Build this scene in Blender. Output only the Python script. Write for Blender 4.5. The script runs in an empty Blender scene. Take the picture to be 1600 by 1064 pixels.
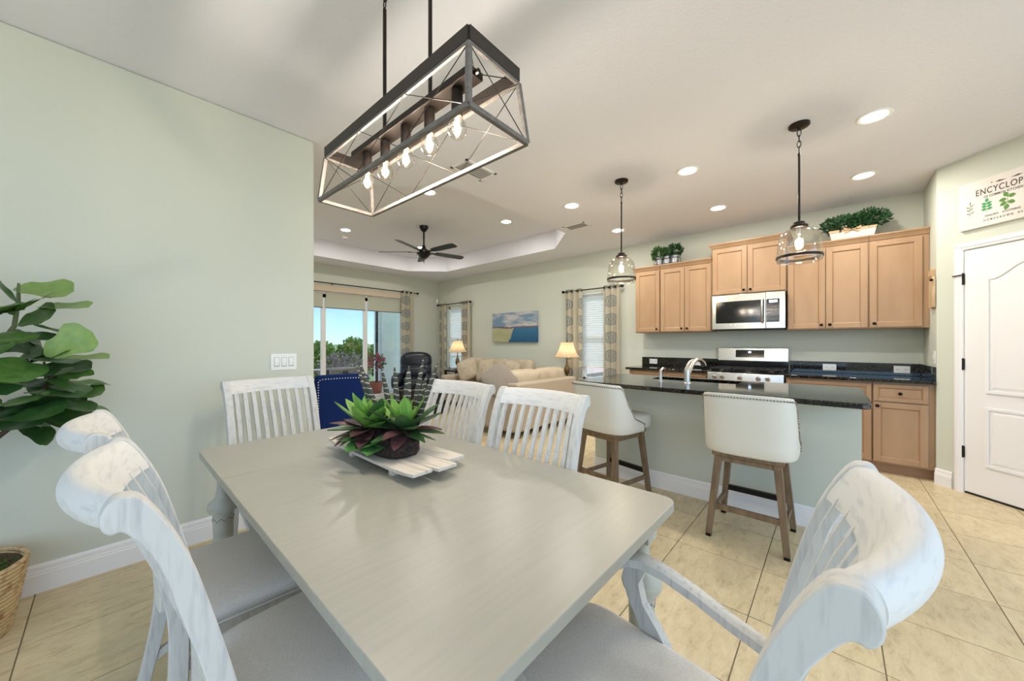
import bpy, math, random
from mathutils import Vector, Matrix
PI = math.pi
SC = bpy.context.scene
COL = SC.collection
def lin(c):
    return tuple((x/255/12.92 if x/255 <= .04045 else ((x/255+.055)/1.055)**2.4) for x in c)

# ---------------------------------------------------------------- camera, sky, sun, exposure
cam_d = bpy.data.cameras.new('camera'); cam = bpy.data.objects.new('camera', cam_d); COL.objects.link(cam)
cam.location = (0, 0, 1.26); cam.rotation_euler = (PI/2, 0, math.radians(-48.2))
cam_d.sensor_width = 36; cam_d.lens = 561.5/1600*36; cam_d.shift_y = .0025; cam_d.clip_start = .02; cam_d.clip_end = 800
SC.camera = cam
W = bpy.data.worlds.new('sky'); SC.world = W; W.use_nodes = True
wn, wl = W.node_tree.nodes, W.node_tree.links
bg = wn['Background']; bg.inputs['Strength'].default_value = 1.5
tc = wn.new('ShaderNodeTexCoord'); sx = wn.new('ShaderNodeSeparateXYZ'); rp = wn.new('ShaderNodeValToRGB')
wl.new(tc.outputs['Generated'], sx.inputs[0]); wl.new(sx.outputs['Z'], rp.inputs[0]); wl.new(rp.outputs[0], bg.inputs['Color'])
e = rp.color_ramp.elements
e[0].position = 0; e[0].color = (.62, .84, .90, 1)
e[1].position = 1; e[1].color = (.65, .75, .90, 1)
for p, c in ((.035, (.50, .78, .95)), (.085, (.38, .62, .95)), (.30, (.55, .70, .92))):
    n = e.new(p); n.color = (*c, 1)
sun_d = bpy.data.lights.new('sun', 'SUN'); sun_d.energy = 2.6; sun_d.angle = .01; sun_d.color = (1, .95, .86)
sun = bpy.data.objects.new('sun', sun_d); COL.objects.link(sun)
sun.rotation_euler = Vector((-.75, -.25, -1.0)).to_track_quat('-Z', 'Y').to_euler()
SC.view_settings.view_transform = 'Standard'; SC.view_settings.look = 'None'
SC.view_settings.gamma = 1; SC.view_settings.use_curve_mapping = False
SC.view_settings.exposure = 1.09

# ---------------------------------------------------------------- helpers
class MB:
    def __init__(s): s.v = []; s.f = []; s.uv = None
    def add(s, vs, fs):
        o = len(s.v); s.v += [tuple(p) for p in vs]; s.f += [tuple(i+o for i in q) for q in fs]; return s
    def bx(s, x0, x1, y0, y1, z0, z1, M=None):
        vs = [(x, y, z) for z in (z0, z1) for x, y in ((x0, y0), (x1, y0), (x1, y1), (x0, y1))]
        if M is not None: vs = [M @ Vector(p) for p in vs]
        return s.add(vs, [(3,2,1,0),(4,5,6,7),(0,1,5,4),(1,2,6,5),(2,3,7,6),(3,0,4,7)])
    def bar(s, a, b, w, h=None, up=(0,0,1)):
        a, b = Vector(a), Vector(b); d = (b-a); L = d.length; d.normalize(); h = h or w
        u = Vector(up)
        if abs(d.dot(u)) > .98: u = Vector((1,0,0)) if abs(d.x) < .9 else Vector((0,1,0))
        r = d.cross(u).normalized(); u = r.cross(d)
        M = Matrix.Translation(a) @ Matrix((r, d, u)).transposed().to_4x4()
        return s.bx(-w/2, w/2, 0, L, -h/2, h/2, M)
    def loft(s, secs, closed=True, caps=True):
        n = len(secs[0]); o = len(s.v)
        for q in secs: s.v += [tuple(p) for p in q]
        m = n if closed else n-1
        for i in range(len(secs)-1):
            for j in range(m):
                k = (j+1) % n
                s.f.append((o+i*n+j, o+i*n+k, o+(i+1)*n+k, o+(i+1)*n+j))
        if caps and closed:
            s.f.append(tuple(o+j for j in reversed(range(n)))); s.f.append(tuple(o+(len(secs)-1)*n+j for j in range(n)))
        return s
    def prism(s, poly, axis, a, b):
        def P(p, t): return {'x': (t, p[0], p[1]), 'y': (p[0], t, p[1]), 'z': (p[0], p[1], t)}[axis]
        return s.loft([[P(p, a) for p in poly], [P(p, b) for p in poly]])
    def lathe(s, prof, n=24, c=(0,0,0)):
        return s.loft([[(c[0]+r*math.cos(2*PI*k/n), c[1]+r*math.sin(2*PI*k/n), c[2]+z) for k in range(n)] for r, z in prof])
    def tube(s, pts, r, n=8, closed=False):
        pts = [Vector(p) for p in pts]; secs = []; pr = None
        for i, p in enumerate(pts):
            if closed: d = pts[(i+1) % len(pts)]-pts[i-1]
            else: d = pts[min(i+1, len(pts)-1)]-pts[max(i-1, 0)]
            d.normalize()
            if pr is None:
                u = Vector((0,0,1)) if abs(d.z) < .9 else Vector((1,0,0))
            else: u = pr
            x = d.cross(u).normalized(); u = x.cross(d).normalized(); pr = u
            rr = r[i] if isinstance(r, (list, tuple)) else r
            secs.append([p+x*rr*math.cos(2*PI*k/n)+u*rr*math.sin(2*PI*k/n) for k in range(n)])
        if closed: secs.append(secs[0])
        return s.loft(secs, True, not closed)
    def sup(s, c, a, e1=.5, e2=.5, nu=24, nv=12, M=None):
        def pw(t, e): return math.copysign(abs(t)**e, t)
        secs = []
        for i in range(nv+1):
            v = -PI/2+PI*i/nv; v = max(-PI/2+.02, min(PI/2-.02, v)); q = []
            for k in range(nu):
                u = 2*PI*k/nu
                p = Vector((a[0]*pw(math.cos(v), e1)*pw(math.cos(u), e2), a[1]*pw(math.cos(v), e1)*pw(math.sin(u), e2), a[2]*pw(math.sin(v), e1)))
                if M is not None: p = M @ p
                q.append(p+Vector(c))
            secs.append(q)
        return s.loft(secs)
    def mesh(s, name):
        me = bpy.data.meshes.new(name); me.from_pydata(s.v, [], s.f); me.update()
        if s.uv:
            l = me.uv_layers.new(name='uv')
            for lp in me.loops: l.data[lp.index].uv = s.uv[lp.vertex_index]
        return me
    def build(s, name, mat, parent=None, smooth=None, bevel=0, loc=None, rot=None, seg=2):
        me = s.mesh(name); o = bpy.data.objects.new(name, me); COL.objects.link(o)
        me.materials.append(mat)
        if smooth is not None:
            for p in me.polygons: p.use_smooth = True
            me.set_sharp_from_angle(angle=math.radians(smooth))
        if bevel:
            b = o.modifiers.new('bevel', 'BEVEL'); b.width = bevel; b.segments = seg; b.limit_method = 'ANGLE'; b.angle_limit = math.radians(40)
            if smooth is None:
                for p in me.polygons: p.use_smooth = True
                me.set_sharp_from_angle(angle=math.radians(35))
        if parent: o.parent = parent
        if loc: o.location = loc
        if rot: o.rotation_euler = rot
        return o
def tag(o, label, cat, group=None):
    o['label'] = label; o['category'] = cat
    if group: o['group'] = group
    return o
def thing(name, label, cat, loc=(0,0,0), rz=0, group=None):
    o = bpy.data.objects.new(name, None); COL.objects.link(o); o.empty_display_size = .1
    o.location = loc; o.rotation_euler = (0, 0, rz); return tag(o, label, cat, group)
def struct(o): o['kind'] = 'structure'; return o
def shared(name, me, parent, M=None):
    o = bpy.data.objects.new(name, me); COL.objects.link(o); o.parent = parent
    if M is not None: o.matrix_local = M
    return o
def dup(root, loc, rz, label):
    r = root.copy(); COL.objects.link(r); r.location = loc; r.rotation_euler = (0, 0, rz); r['label'] = label
    for ch in list(root.children):
        c = ch.copy(); COL.objects.link(c); c.parent = r
        for g in list(ch.children):
            d = g.copy(); COL.objects.link(d); d.parent = c
    return r
def lamp(name, kind, loc, energy, color, parent, size=.1, rot=None):
    d = bpy.data.lights.new(name, kind); d.energy = energy; d.color = color
    if kind == 'AREA': d.shape = 'DISK'; d.size = size
    else: d.shadow_soft_size = size
    o = bpy.data.objects.new(name, d); COL.objects.link(o); o.location = loc; o.parent = parent
    if rot: o.rotation_euler = rot
    return o
def frame_matrix(o, d, n, L, Wd):
    o, d, n = Vector(o), Vector(d).normalized(), Vector(n)
    x = d.cross(n).normalized(); n = x.cross(d).normalized()
    M = Matrix((x*Wd, d*L, n*L)).transposed().to_4x4(); M.translation = o; return M

# ---------------------------------------------------------------- materials
def mat(name, rgb, rough=.5, metal=0, spec=.5, rgb2=None, nscale=8, stretch=(1,1,1), lo=.35, hi=.7, bump=0, bscale=200, bdist=.002, coords='Object', detail=4, coat=0, bstretch=(1,1,1)):
    m = bpy.data.materials.new(name); m.use_nodes = True; nt = m.node_tree; N, Lk = nt.nodes, nt.links
    p = N['Principled BSDF']; p.inputs['Base Color'].default_value = (*lin(rgb), 1)
    p.inputs['Roughness'].default_value = rough; p.inputs['Metallic'].default_value = metal; p.inputs['Specular IOR Level'].default_value = spec
    p.inputs['Coat Weight'].default_value = coat
    t = N.new('ShaderNodeTexCoord')
    def noise(sc, st, det):
        mp = N.new('ShaderNodeMapping'); mp.inputs['Scale'].default_value = st; Lk.new(t.outputs[coords], mp.inputs[0])
        nz = N.new('ShaderNodeTexNoise'); nz.inputs['Scale'].default_value = sc; nz.inputs['Detail'].default_value = det
        Lk.new(mp.outputs[0], nz.inputs['Vector']); return nz
    if rgb2:
        nz = noise(nscale, stretch, detail); r = N.new('ShaderNodeValToRGB')
        r.color_ramp.elements[0].position = lo; r.color_ramp.elements[0].color = (*lin(rgb), 1)
        r.color_ramp.elements[1].position = hi; r.color_ramp.elements[1].color = (*lin(rgb2), 1)
        Lk.new(nz.outputs['Fac'], r.inputs[0]); Lk.new(r.outputs[0], p.inputs['Base Color'])
    if bump:
        nb = noise(bscale, bstretch, 3); b = N.new('ShaderNodeBump'); b.inputs['Strength'].default_value = bump; b.inputs['Distance'].default_value = bdist
        Lk.new(nb.outputs['Fac'], b.inputs['Height']); Lk.new(b.outputs[0], p.inputs['Normal'])
    return m
def emit(name, rgb, s):
    m = bpy.data.materials.new(name); m.use_nodes = True; N = m.node_tree.nodes; p = N['Principled BSDF']
    p.inputs['Base Color'].default_value = (.8,.8,.8,1); p.inputs['Emission Color'].default_value = (*lin(rgb), 1); p.inputs['Emission Strength'].default_value = s
    return m
def thinglass(name, tint=(1,1,1), refl=.5, base=.04):
    m = bpy.data.materials.new(name); m.use_nodes = True; nt = m.node_tree; N, Lk = nt.nodes, nt.links
    N.remove(N['Principled BSDF']); tr = N.new('ShaderNodeBsdfTransparent'); tr.inputs[0].default_value = (*tint, 1)
    gl = N.new('ShaderNodeBsdfGlossy'); gl.inputs['Roughness'].default_value = .02
    fr = N.new('ShaderNodeLayerWeight'); fr.inputs['Blend'].default_value = .3
    mr = N.new('ShaderNodeMapRange'); mr.inputs['To Min'].default_value = base; mr.inputs['To Max'].default_value = refl
    Lk.new(fr.outputs['Facing'], mr.inputs[0]); mx = N.new('ShaderNodeMixShader')
    Lk.new(mr.outputs[0], mx.inputs[0]); Lk.new(tr.outputs[0], mx.inputs[1]); Lk.new(gl.outputs[0], mx.inputs[2]); Lk.new(mx.outputs[0], N['Material Output'].inputs[0])
    return m
def translucent(name, rgb, k=.5, rgb2=None):
    m = mat(name, rgb, .9, spec=.1); nt = m.node_tree; N, Lk = nt.nodes, nt.links
    t = N.new('ShaderNodeBsdfTranslucent'); t.inputs[0].default_value = (*lin(rgb2 or rgb), 1); mx = N.new('ShaderNodeMixShader'); mx.inputs[0].default_value = k
    Lk.new(N['Principled BSDF'].outputs[0], mx.inputs[1]); Lk.new(t.outputs[0], mx.inputs[2]); Lk.new(mx.outputs[0], N['Material Output'].inputs[0])
    return m
M_wall = mat('wall_paint', (208,211,198), .75, spec=.25, bump=.08, bscale=160, bdist=.001)
M_ceil = mat('ceiling_paint', (236,236,243), .85, spec=.2, bump=.5, bscale=55, bdist=.006, coords='Object')
M_trim = mat('trim_white', (240,238,238), .4)
M_grout = mat('grout', (160,148,128), .9)
M_white = mat('white_plastic', (240,240,238), .35)
M_dist = mat('whitewashed_wood', (210,209,205), .55, rgb2=(172,174,175), nscale=9, stretch=(9,9,1.2), lo=.50, hi=.85, bump=.25, bscale=40, bdist=.001, bstretch=(5,5,.6))
M_distx = mat('whitewashed_rail_wood', (220,219,216), .55, rgb2=(190,191,192), nscale=9, stretch=(1.2,9,9), lo=.50, hi=.85, bump=.25, bscale=40, bdist=.001, bstretch=(.6,5,5))
M_seat = mat('grey_linen', (238,236,233), .9, spec=.15, rgb2=(222,220,217), nscale=260, bump=.4, bscale=420, bdist=.0008)
M_table = mat('table_paint', (171,169,158), .32, rgb2=(167,165,154), nscale=5, stretch=(1,14,1), lo=.4, hi=.65, bump=.14, bscale=34, bdist=.0008, bstretch=(1,.09,1))
M_leg = mat('table_leg_paint', (188,188,176), .45, rgb2=(172,172,162), nscale=14, lo=.45, hi=.7)
M_maple = mat('maple', (177,144,111), .4, rgb2=(165,131,98), nscale=3, stretch=(2,2,.6), lo=.35, hi=.7, coords='Object', bump=.05, bscale=60, bstretch=(4,4,.5))
M_maple_edge = mat('maple_dark', (158,121,88), .45)
M_granite = mat('black_granite', (8,8,9), .07, rgb2=(96,88,70), nscale=85, lo=.53, hi=.78, detail=6, spec=.6)
M_steel = mat('stainless', (200,198,192), .24, 1, bump=.05, bscale=20, bstretch=(1,1,40))
M_nickel = mat('brushed_nickel', (205,200,192), .28, 1)
M_black = mat('black_gloss', (10,10,11), .12)
M_iron = mat('black_iron', (22,20,19), .45, .3)
M_bronze = mat('oil_bronze', (46,38,33), .38, .6)
M_knob = mat('dark_knob', (34,24,20), .3, .7)
M_cage = mat('cage_grey_wood', (122,116,110), .6, rgb2=(98,92,88), nscale=30, stretch=(3,1,3))
M_plate = mat('cage_dark_plate', (58,50,45), .45, .4)
M_glass = thinglass('clear_glass', (.95,.93,.88), .65, .08)
M_pane = thinglass('window_glass', (.66,.69,.69), .3, .04)
M_leather = mat('cream_leather', (222,219,208), .5, bump=.12, bscale=260, bdist=.0006)
M_stoolwood = mat('stool_oak', (132,110,84), .55, rgb2=(104,84,62), nscale=6, stretch=(5,5,1), lo=.35, hi=.7)
M_foot = mat('footrest_metal', (20,18,18), .4, .5)
M_nail = mat('nailhead', (150,140,126), .35, .8)
M_silver = mat('silver_nailhead', (225,225,225), .3, .6)
M_navy = mat('navy_linen', (28,50,104), .9, spec=.1, rgb2=(20,38,86), nscale=220)
M_recl = mat('dark_navy_leather', (20,26,40), .34, rgb2=(13,17,28), nscale=5, bump=.35, bscale=9, bdist=.02)
M_sofa = mat('beige_chenille', (194,180,161), .95, spec=.1, rgb2=(180,166,147), nscale=180, bump=.3, bscale=300, bdist=.001)
M_cush = mat('cream_cushion', (204,190,166), .9, spec=.1, rgb2=(188,172,146), nscale=9)
M_cush2 = mat('taupe_pillow', (160,150,138), .9, spec=.1, rgb2=(144,134,122), nscale=160)
M_shade = translucent('lamp_shade_fabric', (232,212,180), .5, (238,214,176))
M_brass = mat('antique_brass', (120,96,62), .4, .7)
M_espresso = mat('espresso_wood', (34,24,22), .35)
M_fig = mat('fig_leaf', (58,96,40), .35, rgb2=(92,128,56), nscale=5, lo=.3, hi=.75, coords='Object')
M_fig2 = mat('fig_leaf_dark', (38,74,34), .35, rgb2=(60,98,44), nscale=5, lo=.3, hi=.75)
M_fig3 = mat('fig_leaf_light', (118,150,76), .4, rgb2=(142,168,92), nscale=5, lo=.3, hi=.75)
M_stem = mat('plant_stem', (92,104,62), .6)
M_bark = mat('plant_bark', (74,58,42), .8)
M_rattan = mat('rattan', (206,178,132), .7, rgb2=(146,108,68), nscale=26, lo=.46, hi=.72)
M_moss = mat('moss', (92,116,48), 1, rgb2=(54,74,28), nscale=40)
M_agave = mat('agave_green', (98,150,62), .38, rgb2=(140,184,84), nscale=4, stretch=(3,1,1), lo=.3, hi=.7)
M_agave2 = mat('agave_dark', (60,98,54), .4, rgb2=(84,118,70), nscale=4, lo=.3, hi=.7)
M_agave3 = mat('agave_burgundy', (84,46,58), .4, rgb2=(112,82,78), nscale=4, lo=.3, hi=.7)
M_agave4 = mat('succulent_pad', (74,126,66), .4, rgb2=(98,150,84), nscale=12)
M_soil = mat('dark_moss_ball', (38,30,28), 1, rgb2=(70,56,50), nscale=60, bump=1, bscale=90, bdist=.01)
M_board = mat('washed_plank', (218,210,198), .75, rgb2=(176,156,136), nscale=6, stretch=(9,1,9), lo=.55, hi=.75)
M_tin = mat('galvanised_tin', (176,178,182), .4, .7, rgb2=(140,142,148), nscale=20)
M_greens = mat('herb_green', (70,110,52), .6, rgb2=(44,80,36), nscale=30)
M_box = mat('boxwood_green', (44,88,44), .55, rgb2=(24,56,30), nscale=30)
M_burlap = mat('burlap', (196,164,128), .95)
M_planter = mat('washed_planter', (214,208,198), .8, rgb2=(186,180,170), nscale=10)
M_sign = mat('sign_face', (232,226,218), .8, rgb2=(220,212,204), nscale=4)
M_ink = mat('sign_ink', (92,84,80), .9)
M_print1 = mat('print_sage', (132,140,118), .9); M_print2 = mat('print_mint', (84,160,104), .9); M_print3 = mat('print_leaf', (104,144,76), .9)
M_fan = mat('fan_black', (16,16,18), .3, .3); M_blade = mat('fan_blade', (52,58,62), .3)
M_shadefab = translucent('roller_fabric', (214,214,196), .3)
M_blind = translucent('cellular_blind', (236,236,238), .55)
M_valance = mat('valance', (206,190,168), .8)
M_stucco = mat('white_stucco', (228,238,232), .9)
M_ground = mat('pale_bounce_ground', (206,202,194), .95, rgb2=(190,186,178), nscale=1)  # unseen ground, pale so it bounces neutral light indoors
M_patio = mat('patio_paver', (206,186,178), .9, rgb2=(190,168,160), nscale=3)
M_lawn = mat('lawn', (104,128,84), 1, rgb2=(130,146,96), nscale=2)
M_hedge = mat('hedge_leaf', (132,158,52), .7, rgb2=(88,120,40), nscale=3)
M_hedge2 = mat('screen_shaded_bush', (158,146,150), .8, rgb2=(128,116,120), nscale=3)  # shading of the patio screen put into the leaf colour
M_orange = mat('croton_orange', (232,150,84), .7, rgb2=(196,110,60), nscale=4)
M_pink = mat('pink_bloom', (206,84,116), .7)
M_pot = mat('terracotta', (160,98,76), .8)
M_bottle = mat('board_wood', (206,182,146), .6, rgb2=(176,146,108), nscale=6, stretch=(4,4,1))
mat_gap0 = mat('vent_duct', (170,166,164), .8)
M_lcd = emit('lcd_digits', (190,225,255), 2.5)
M_can = emit('can_lens', (255,240,214), 9)
M_fil = emit('filament', (255,214,150), 60)
M_fil2 = emit('pendant_filament', (255,222,165), 45)
M_panelglass = mat('appliance_glass', (26,26,28), .08)
M_grill = mat('cast_iron', (26,26,27), .55)
M_darkgap = mat('shadow_gap', (30,24,20), .8)

def tile_mat():
    m = bpy.data.materials.new('floor_tile'); m.use_nodes = True; nt = m.node_tree; N, Lk = nt.nodes, nt.links; p = N['Principled BSDF']
    p.inputs['Roughness'].default_value = .38
    g = N.new('ShaderNodeNewGeometry'); oi = N.new('ShaderNodeObjectInfo')
    mul = N.new('ShaderNodeVectorMath'); mul.operation = 'MULTIPLY_ADD'; mul.inputs[1].default_value = (1,1,1)
    sc = N.new('ShaderNodeVectorMath'); sc.operation = 'SCALE'; sc.inputs[0].default_value = (13, 7, 5); Lk.new(oi.outputs['Random'], sc.inputs['Scale'])
    Lk.new(g.outputs['Position'], mul.inputs[0]); Lk.new(sc.outputs[0], mul.inputs[2])
    n1 = N.new('ShaderNodeTexNoise'); n1.inputs['Scale'].default_value = 9; n1.inputs['Detail'].default_value = 10; n1.inputs['Roughness'].default_value = .78; n1.inputs['Distortion'].default_value = .35
    mp = N.new('ShaderNodeMapping'); mp.inputs['Scale'].default_value = (1.0, 2.4, 1); Lk.new(mul.outputs[0], mp.inputs[0]); Lk.new(mp.outputs[0], n1.inputs['Vector'])
    r = N.new('ShaderNodeValToRGB'); E = r.color_ramp.elements
    E[0].position = .30; E[0].color = (*lin((170,150,114)), 1); E[1].position = .72; E[1].color = (*lin((224,209,172)), 1)
    x = E.new(.46); x.color = (*lin((206,188,150)), 1)
    hs = N.new('ShaderNodeHueSaturation'); mr = N.new('ShaderNodeMapRange'); mr.inputs['To Min'].default_value = .95; mr.inputs['To Max'].default_value = 1.05
    Lk.new(oi.outputs['Random'], mr.inputs[0]); Lk.new(mr.outputs[0], hs.inputs['Value'])
    Lk.new(n1.outputs['Fac'], r.inputs[0]); Lk.new(r.outputs[0], hs.inputs['Color']); Lk.new(hs.outputs[0], p.inputs['Base Color'])
    b = N.new('ShaderNodeBump'); b.inputs['Strength'].default_value = .15; b.inputs['Distance'].default_value = .003; Lk.new(n1.outputs['Fac'], b.inputs['Height']); Lk.new(b.outputs[0], p.inputs['Normal'])
    return m
M_tile = tile_mat()
def curtain_mat():
    m = translucent('curtain_print', (206,192,164), .35); nt = m.node_tree; N, Lk = nt.nodes, nt.links; p = N['Principled BSDF']
    uv = N.new('ShaderNodeUVMap'); uv.uv_map = 'uv'
    fr = N.new('ShaderNodeVectorMath'); fr.operation = 'FRACTION'; Lk.new(uv.outputs[0], fr.inputs[0])
    sb = N.new('ShaderNodeVectorMath'); sb.operation = 'SUBTRACT'; sb.inputs[1].default_value = (.5,.5,0); Lk.new(fr.outputs[0], sb.inputs[0])
    ln = N.new('ShaderNodeVectorMath'); ln.operation = 'LENGTH'; Lk.new(sb.outputs[0], ln.inputs[0])
    rp = N.new('ShaderNodeValToRGB'); rp.color_ramp.interpolation = 'CONSTANT'; E = rp.color_ramp.elements
    g, g2, bgc = lin((150,155,152)), lin((206,199,180)), lin((210,202,182))
    E[0].position = 0; E[0].color = (*g, 1); E[1].position = .34; E[1].color = (*bgc, 1)
    for q, c in ((.08, g2), (.12, g), (.17, g2), (.20, g), (.25, g2), (.28, g)):
        x = E.new(q); x.color = (*c, 1)
    Lk.new(ln.outputs['Value'], rp.inputs[0]); Lk.new(rp.outputs[0], p.inputs['Base Color'])
    for n in N:
        if n.type == 'BSDF_TRANSLUCENT': Lk.new(rp.outputs[0], n.inputs[0])
    return m
M_curt = curtain_mat()
def painting_mat():
    m = bpy.data.materials.new('landscape_paint'); m.use_nodes = True; nt = m.node_tree; N, Lk = nt.nodes, nt.links; p = N['Principled BSDF']; p.inputs['Roughness'].default_value = .6
    tc = N.new('ShaderNodeTexCoord'); s = N.new('ShaderNodeSeparateXYZ'); Lk.new(tc.outputs['Generated'], s.inputs[0])
    nz = N.new('ShaderNodeTexNoise'); nz.inputs['Scale'].default_value = 4; nz.inputs['Detail'].default_value = 5
    mp = N.new('ShaderNodeMapping'); mp.inputs['Scale'].default_value = (1, .7, 1.5); Lk.new(tc.outputs['Generated'], mp.inputs[0]); Lk.new(mp.outputs[0], nz.inputs['Vector'])
    def M(op, a, b):
        n = N.new('ShaderNodeMath'); n.operation = op
        for i, v in enumerate((a, b)):
            if isinstance(v, (int, float)): n.inputs[i].default_value = v
            else: Lk.new(v, n.inputs[i])
        return n.outputs[0]
    def mix(f, a, b):
        n = N.new('ShaderNodeMixRGB'); Lk.new(f, n.inputs[0])
        for i, v in ((1, a), (2, b)):
            if isinstance(v, tuple): n.inputs[i].default_value = (*lin(v), 1)
            else: Lk.new(v, n.inputs[i])
        return n.outputs[0]
    off = M('MULTIPLY', M('SUBTRACT', nz.outputs['Fac'], .5), .12)
    z = M('ADD', s.outputs['Z'], off)
    rs = N.new('ShaderNodeValToRGB'); E = rs.color_ramp.elements; Lk.new(nz.outputs['Fac'], rs.inputs[0])
    E[0].position = .42; E[0].color = (*lin((118,146,170)), 1); E[1].position = .62; E[1].color = (*lin((204,198,196)), 1)
    water = mix(s.outputs['Z'], (28,82,120), (70,140,176))
    land = mix(nz.outputs['Fac'], (196,190,152), (150,156,108))
    edge = M('GREATER_THAN', M('ADD', M('ADD', s.outputs['Y'], M('MULTIPLY', s.outputs['Z'], .28)), off), .62)
    low = mix(edge, water, land)
    line = mix(M('GREATER_THAN', z, .47), low, (112,92,104))
    allc = mix(M('GREATER_THAN', z, .52), line, rs.outputs[0])
    Lk.new(allc, p.inputs['Base Color']); return m
M_paint = painting_mat()

# ---------------------------------------------------------------- floor with its tiles
H = 2.82; PT = .443; GX0, GY0 = 1.965, -.150
fl = struct(MB().bx(-3.2, 5.7, -3.2, 7.6, -.06, -.006).build('floor', M_grout))
tm = MB().bx(0, PT-.005, 0, PT-.005, -.012, 0).mesh('tile'); tm.materials.append(M_tile)
R_, F_ = (.6665, -.7455), (.7455, .6665)
cells = []
for i in range(-12, 9):
    for j in range(-7, 18):
        x, y = GX0+i*PT, GY0+j*PT
        if x+PT > 5.72 or y+PT > 7.6 or x < -3.2 or y < -3.2: continue
        cx, cyy = x+PT/2, y+PT/2; d = F_[0]*cx+F_[1]*cyy; r = R_[0]*cx+R_[1]*cyy
        vis = d > .3 and abs(r/d) < 1.75 and (cyy < 3.2 or cx > .8) and not (3.4 < cx < 3.7 and 0 < cyy < 1.6) and cx < 5.5 and not (cyy < -.69 and cx-cyy > 5.95)
        cells.append((not vis, cx*cx+cyy*cyy, x, y))
cells.sort(); rest = MB()
for k, (nv, _, x, y) in enumerate(cells):
    if k < 290 and not nv:
        shared('tile', tm, fl, Matrix.Translation((x+.0025, y+.0025, 0)))
    else: rest.bx(x+.0025, x+PT-.0025, y+.0025, y+PT-.0025, -.012, 0)
ro = rest.build('far_tiles', M_tile, fl); ro['kind'] = 'stuff'

# ---------------------------------------------------------------- ceiling with octagonal tray
TZ = 3.12
octo = [(2.30,2.83),(4.30,2.83),(4.90,3.43),(4.90,6.28),(4.30,6.88),(2.30,6.88),(1.69,6.28),(1.69,3.43)]
cx0, cx1, cy0, cy1 = -3.2, 5.7, -3.2, 7.64
outer = [(2.30,cy0),(4.30,cy0),(cx1,3.43),(cx1,6.28),(4.30,cy1),(2.30,cy1),(cx0,6.28),(cx0,3.43)]
cor = {1: (cx1,cy0), 3: (cx1,cy1), 5: (cx0,cy1), 7: (cx0,cy0)}
c = MB(); vs = [(x,y,H) for x,y in octo]+[(x,y,H) for x,y in outer]+[(x,y,TZ) for x,y in octo]
ci = {k: len(vs)+n for n, k in enumerate(cor)}; vs += [(*cor[k], H) for k in cor]
fs = []
for k in range(8):
    n = (k+1) % 8
    fs.append((k, n, 8+n, ci[k], 8+k) if k in cor else (k, n, 8+n, 8+k))
    fs.append((k, 16+k, 16+n, n))
fs.append(tuple(range(16, 24))); c.add(vs, fs)
struct(c.build('ceiling', M_ceil))
struct(MB().bx(cx0, cx1, cy0, cy1, TZ+.03, TZ+.2).build('roof', M_ceil))

# ---------------------------------------------------------------- walls
WL = 3.0
struct(MB().bx(-3.2, 1.055, WL, WL+.14, 0, H).build('wall_left', M_wall, bevel=.012, seg=3))
def base_prof(): return [(0,0),(.016,0),(.016,.09),(.013,.094),(.013,.104),(.010,.108),(.010,.128),(.005,.142),(0,.142)]
struct(MB().prism([(WL-a, z) for a, z in base_prof()], 'x', -3.2, 1.055).build('baseboard_left', M_trim))
KX = 5.56
# right wall with two window openings
wr = MB(); w1 = (2.80, 3.32, .62, 2.14); w2 = (6.45, 7.12, .62, 2.14)
ys = [-.69, w1[0], w1[1], w2[0], w2[1], 7.64]
for a, b in ((ys[0],ys[1]),(ys[2],ys[3]),(ys[4],ys[5])): wr.bx(KX, KX+.14, a, b, 0, H)
for w in (w1, w2): wr.bx(KX, KX+.14, w[0], w[1], 0, w[2]); wr.bx(KX, KX+.14, w[0], w[1], w[3], H)
struct(wr.build('wall_right', M_wall))
# back wall with slider opening
SX0, SX1, SZ = 1.05, 4.62, 2.30
struct(MB().bx(.55, SX0, 7.5, 7.64, 0, H).bx(SX1, KX+.14, 7.5, 7.64, 0, H).bx(SX0, SX1, 7.5, 7.64, SZ, H).build('wall_back', M_wall))
struct(MB().bx(.45, .55, WL+.14, 7.64, 0, H).build('wall_living_side', M_wall))
struct(MB().prism([(KX-a, z) for a, z in base_prof()], 'y', 2.24, 7.5).build('baseboard_right', M_trim))
struct(MB().prism([(7.5-a, z) for a, z in base_prof()], 'x', SX1, KX).build('baseboard_back', M_trim))
# pantry: short return wall and diagonal wall with the door opening (local s along the diagonal)
D0 = Vector((4.94, -.69, 0)); Mdiag = Matrix.Translation(D0) @ Matrix(((-.70711, .70711, 0, 0), (-.70711, -.70711, 0, 0), (0, 0, 1, 0), (0, 0, 0, 1)))
# local: +x along wall away from the corner, -y towards the room
struct(MB().bx(4.94, KX+.14, -.80, -.69, 0, H).build('wall_pantry_side', M_wall))
DL, DR, DT = .193, .193+.76, 2.04
struct(MB().bx(0, DL, 0, .12, 0, H, Mdiag).bx(DL, DR, 0, .12, DT, H, Mdiag).bx(DR, 2.2, 0, .12, 0, H, Mdiag).build('wall_pantry', M_wall))
bp = MB(); pf = base_prof()
bp.loft([[Mdiag @ Vector((s, -a, z)) for a, z in pf] for s in (-.005, .115)])
struct(bp.build('baseboard_pantry', M_trim))

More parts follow.
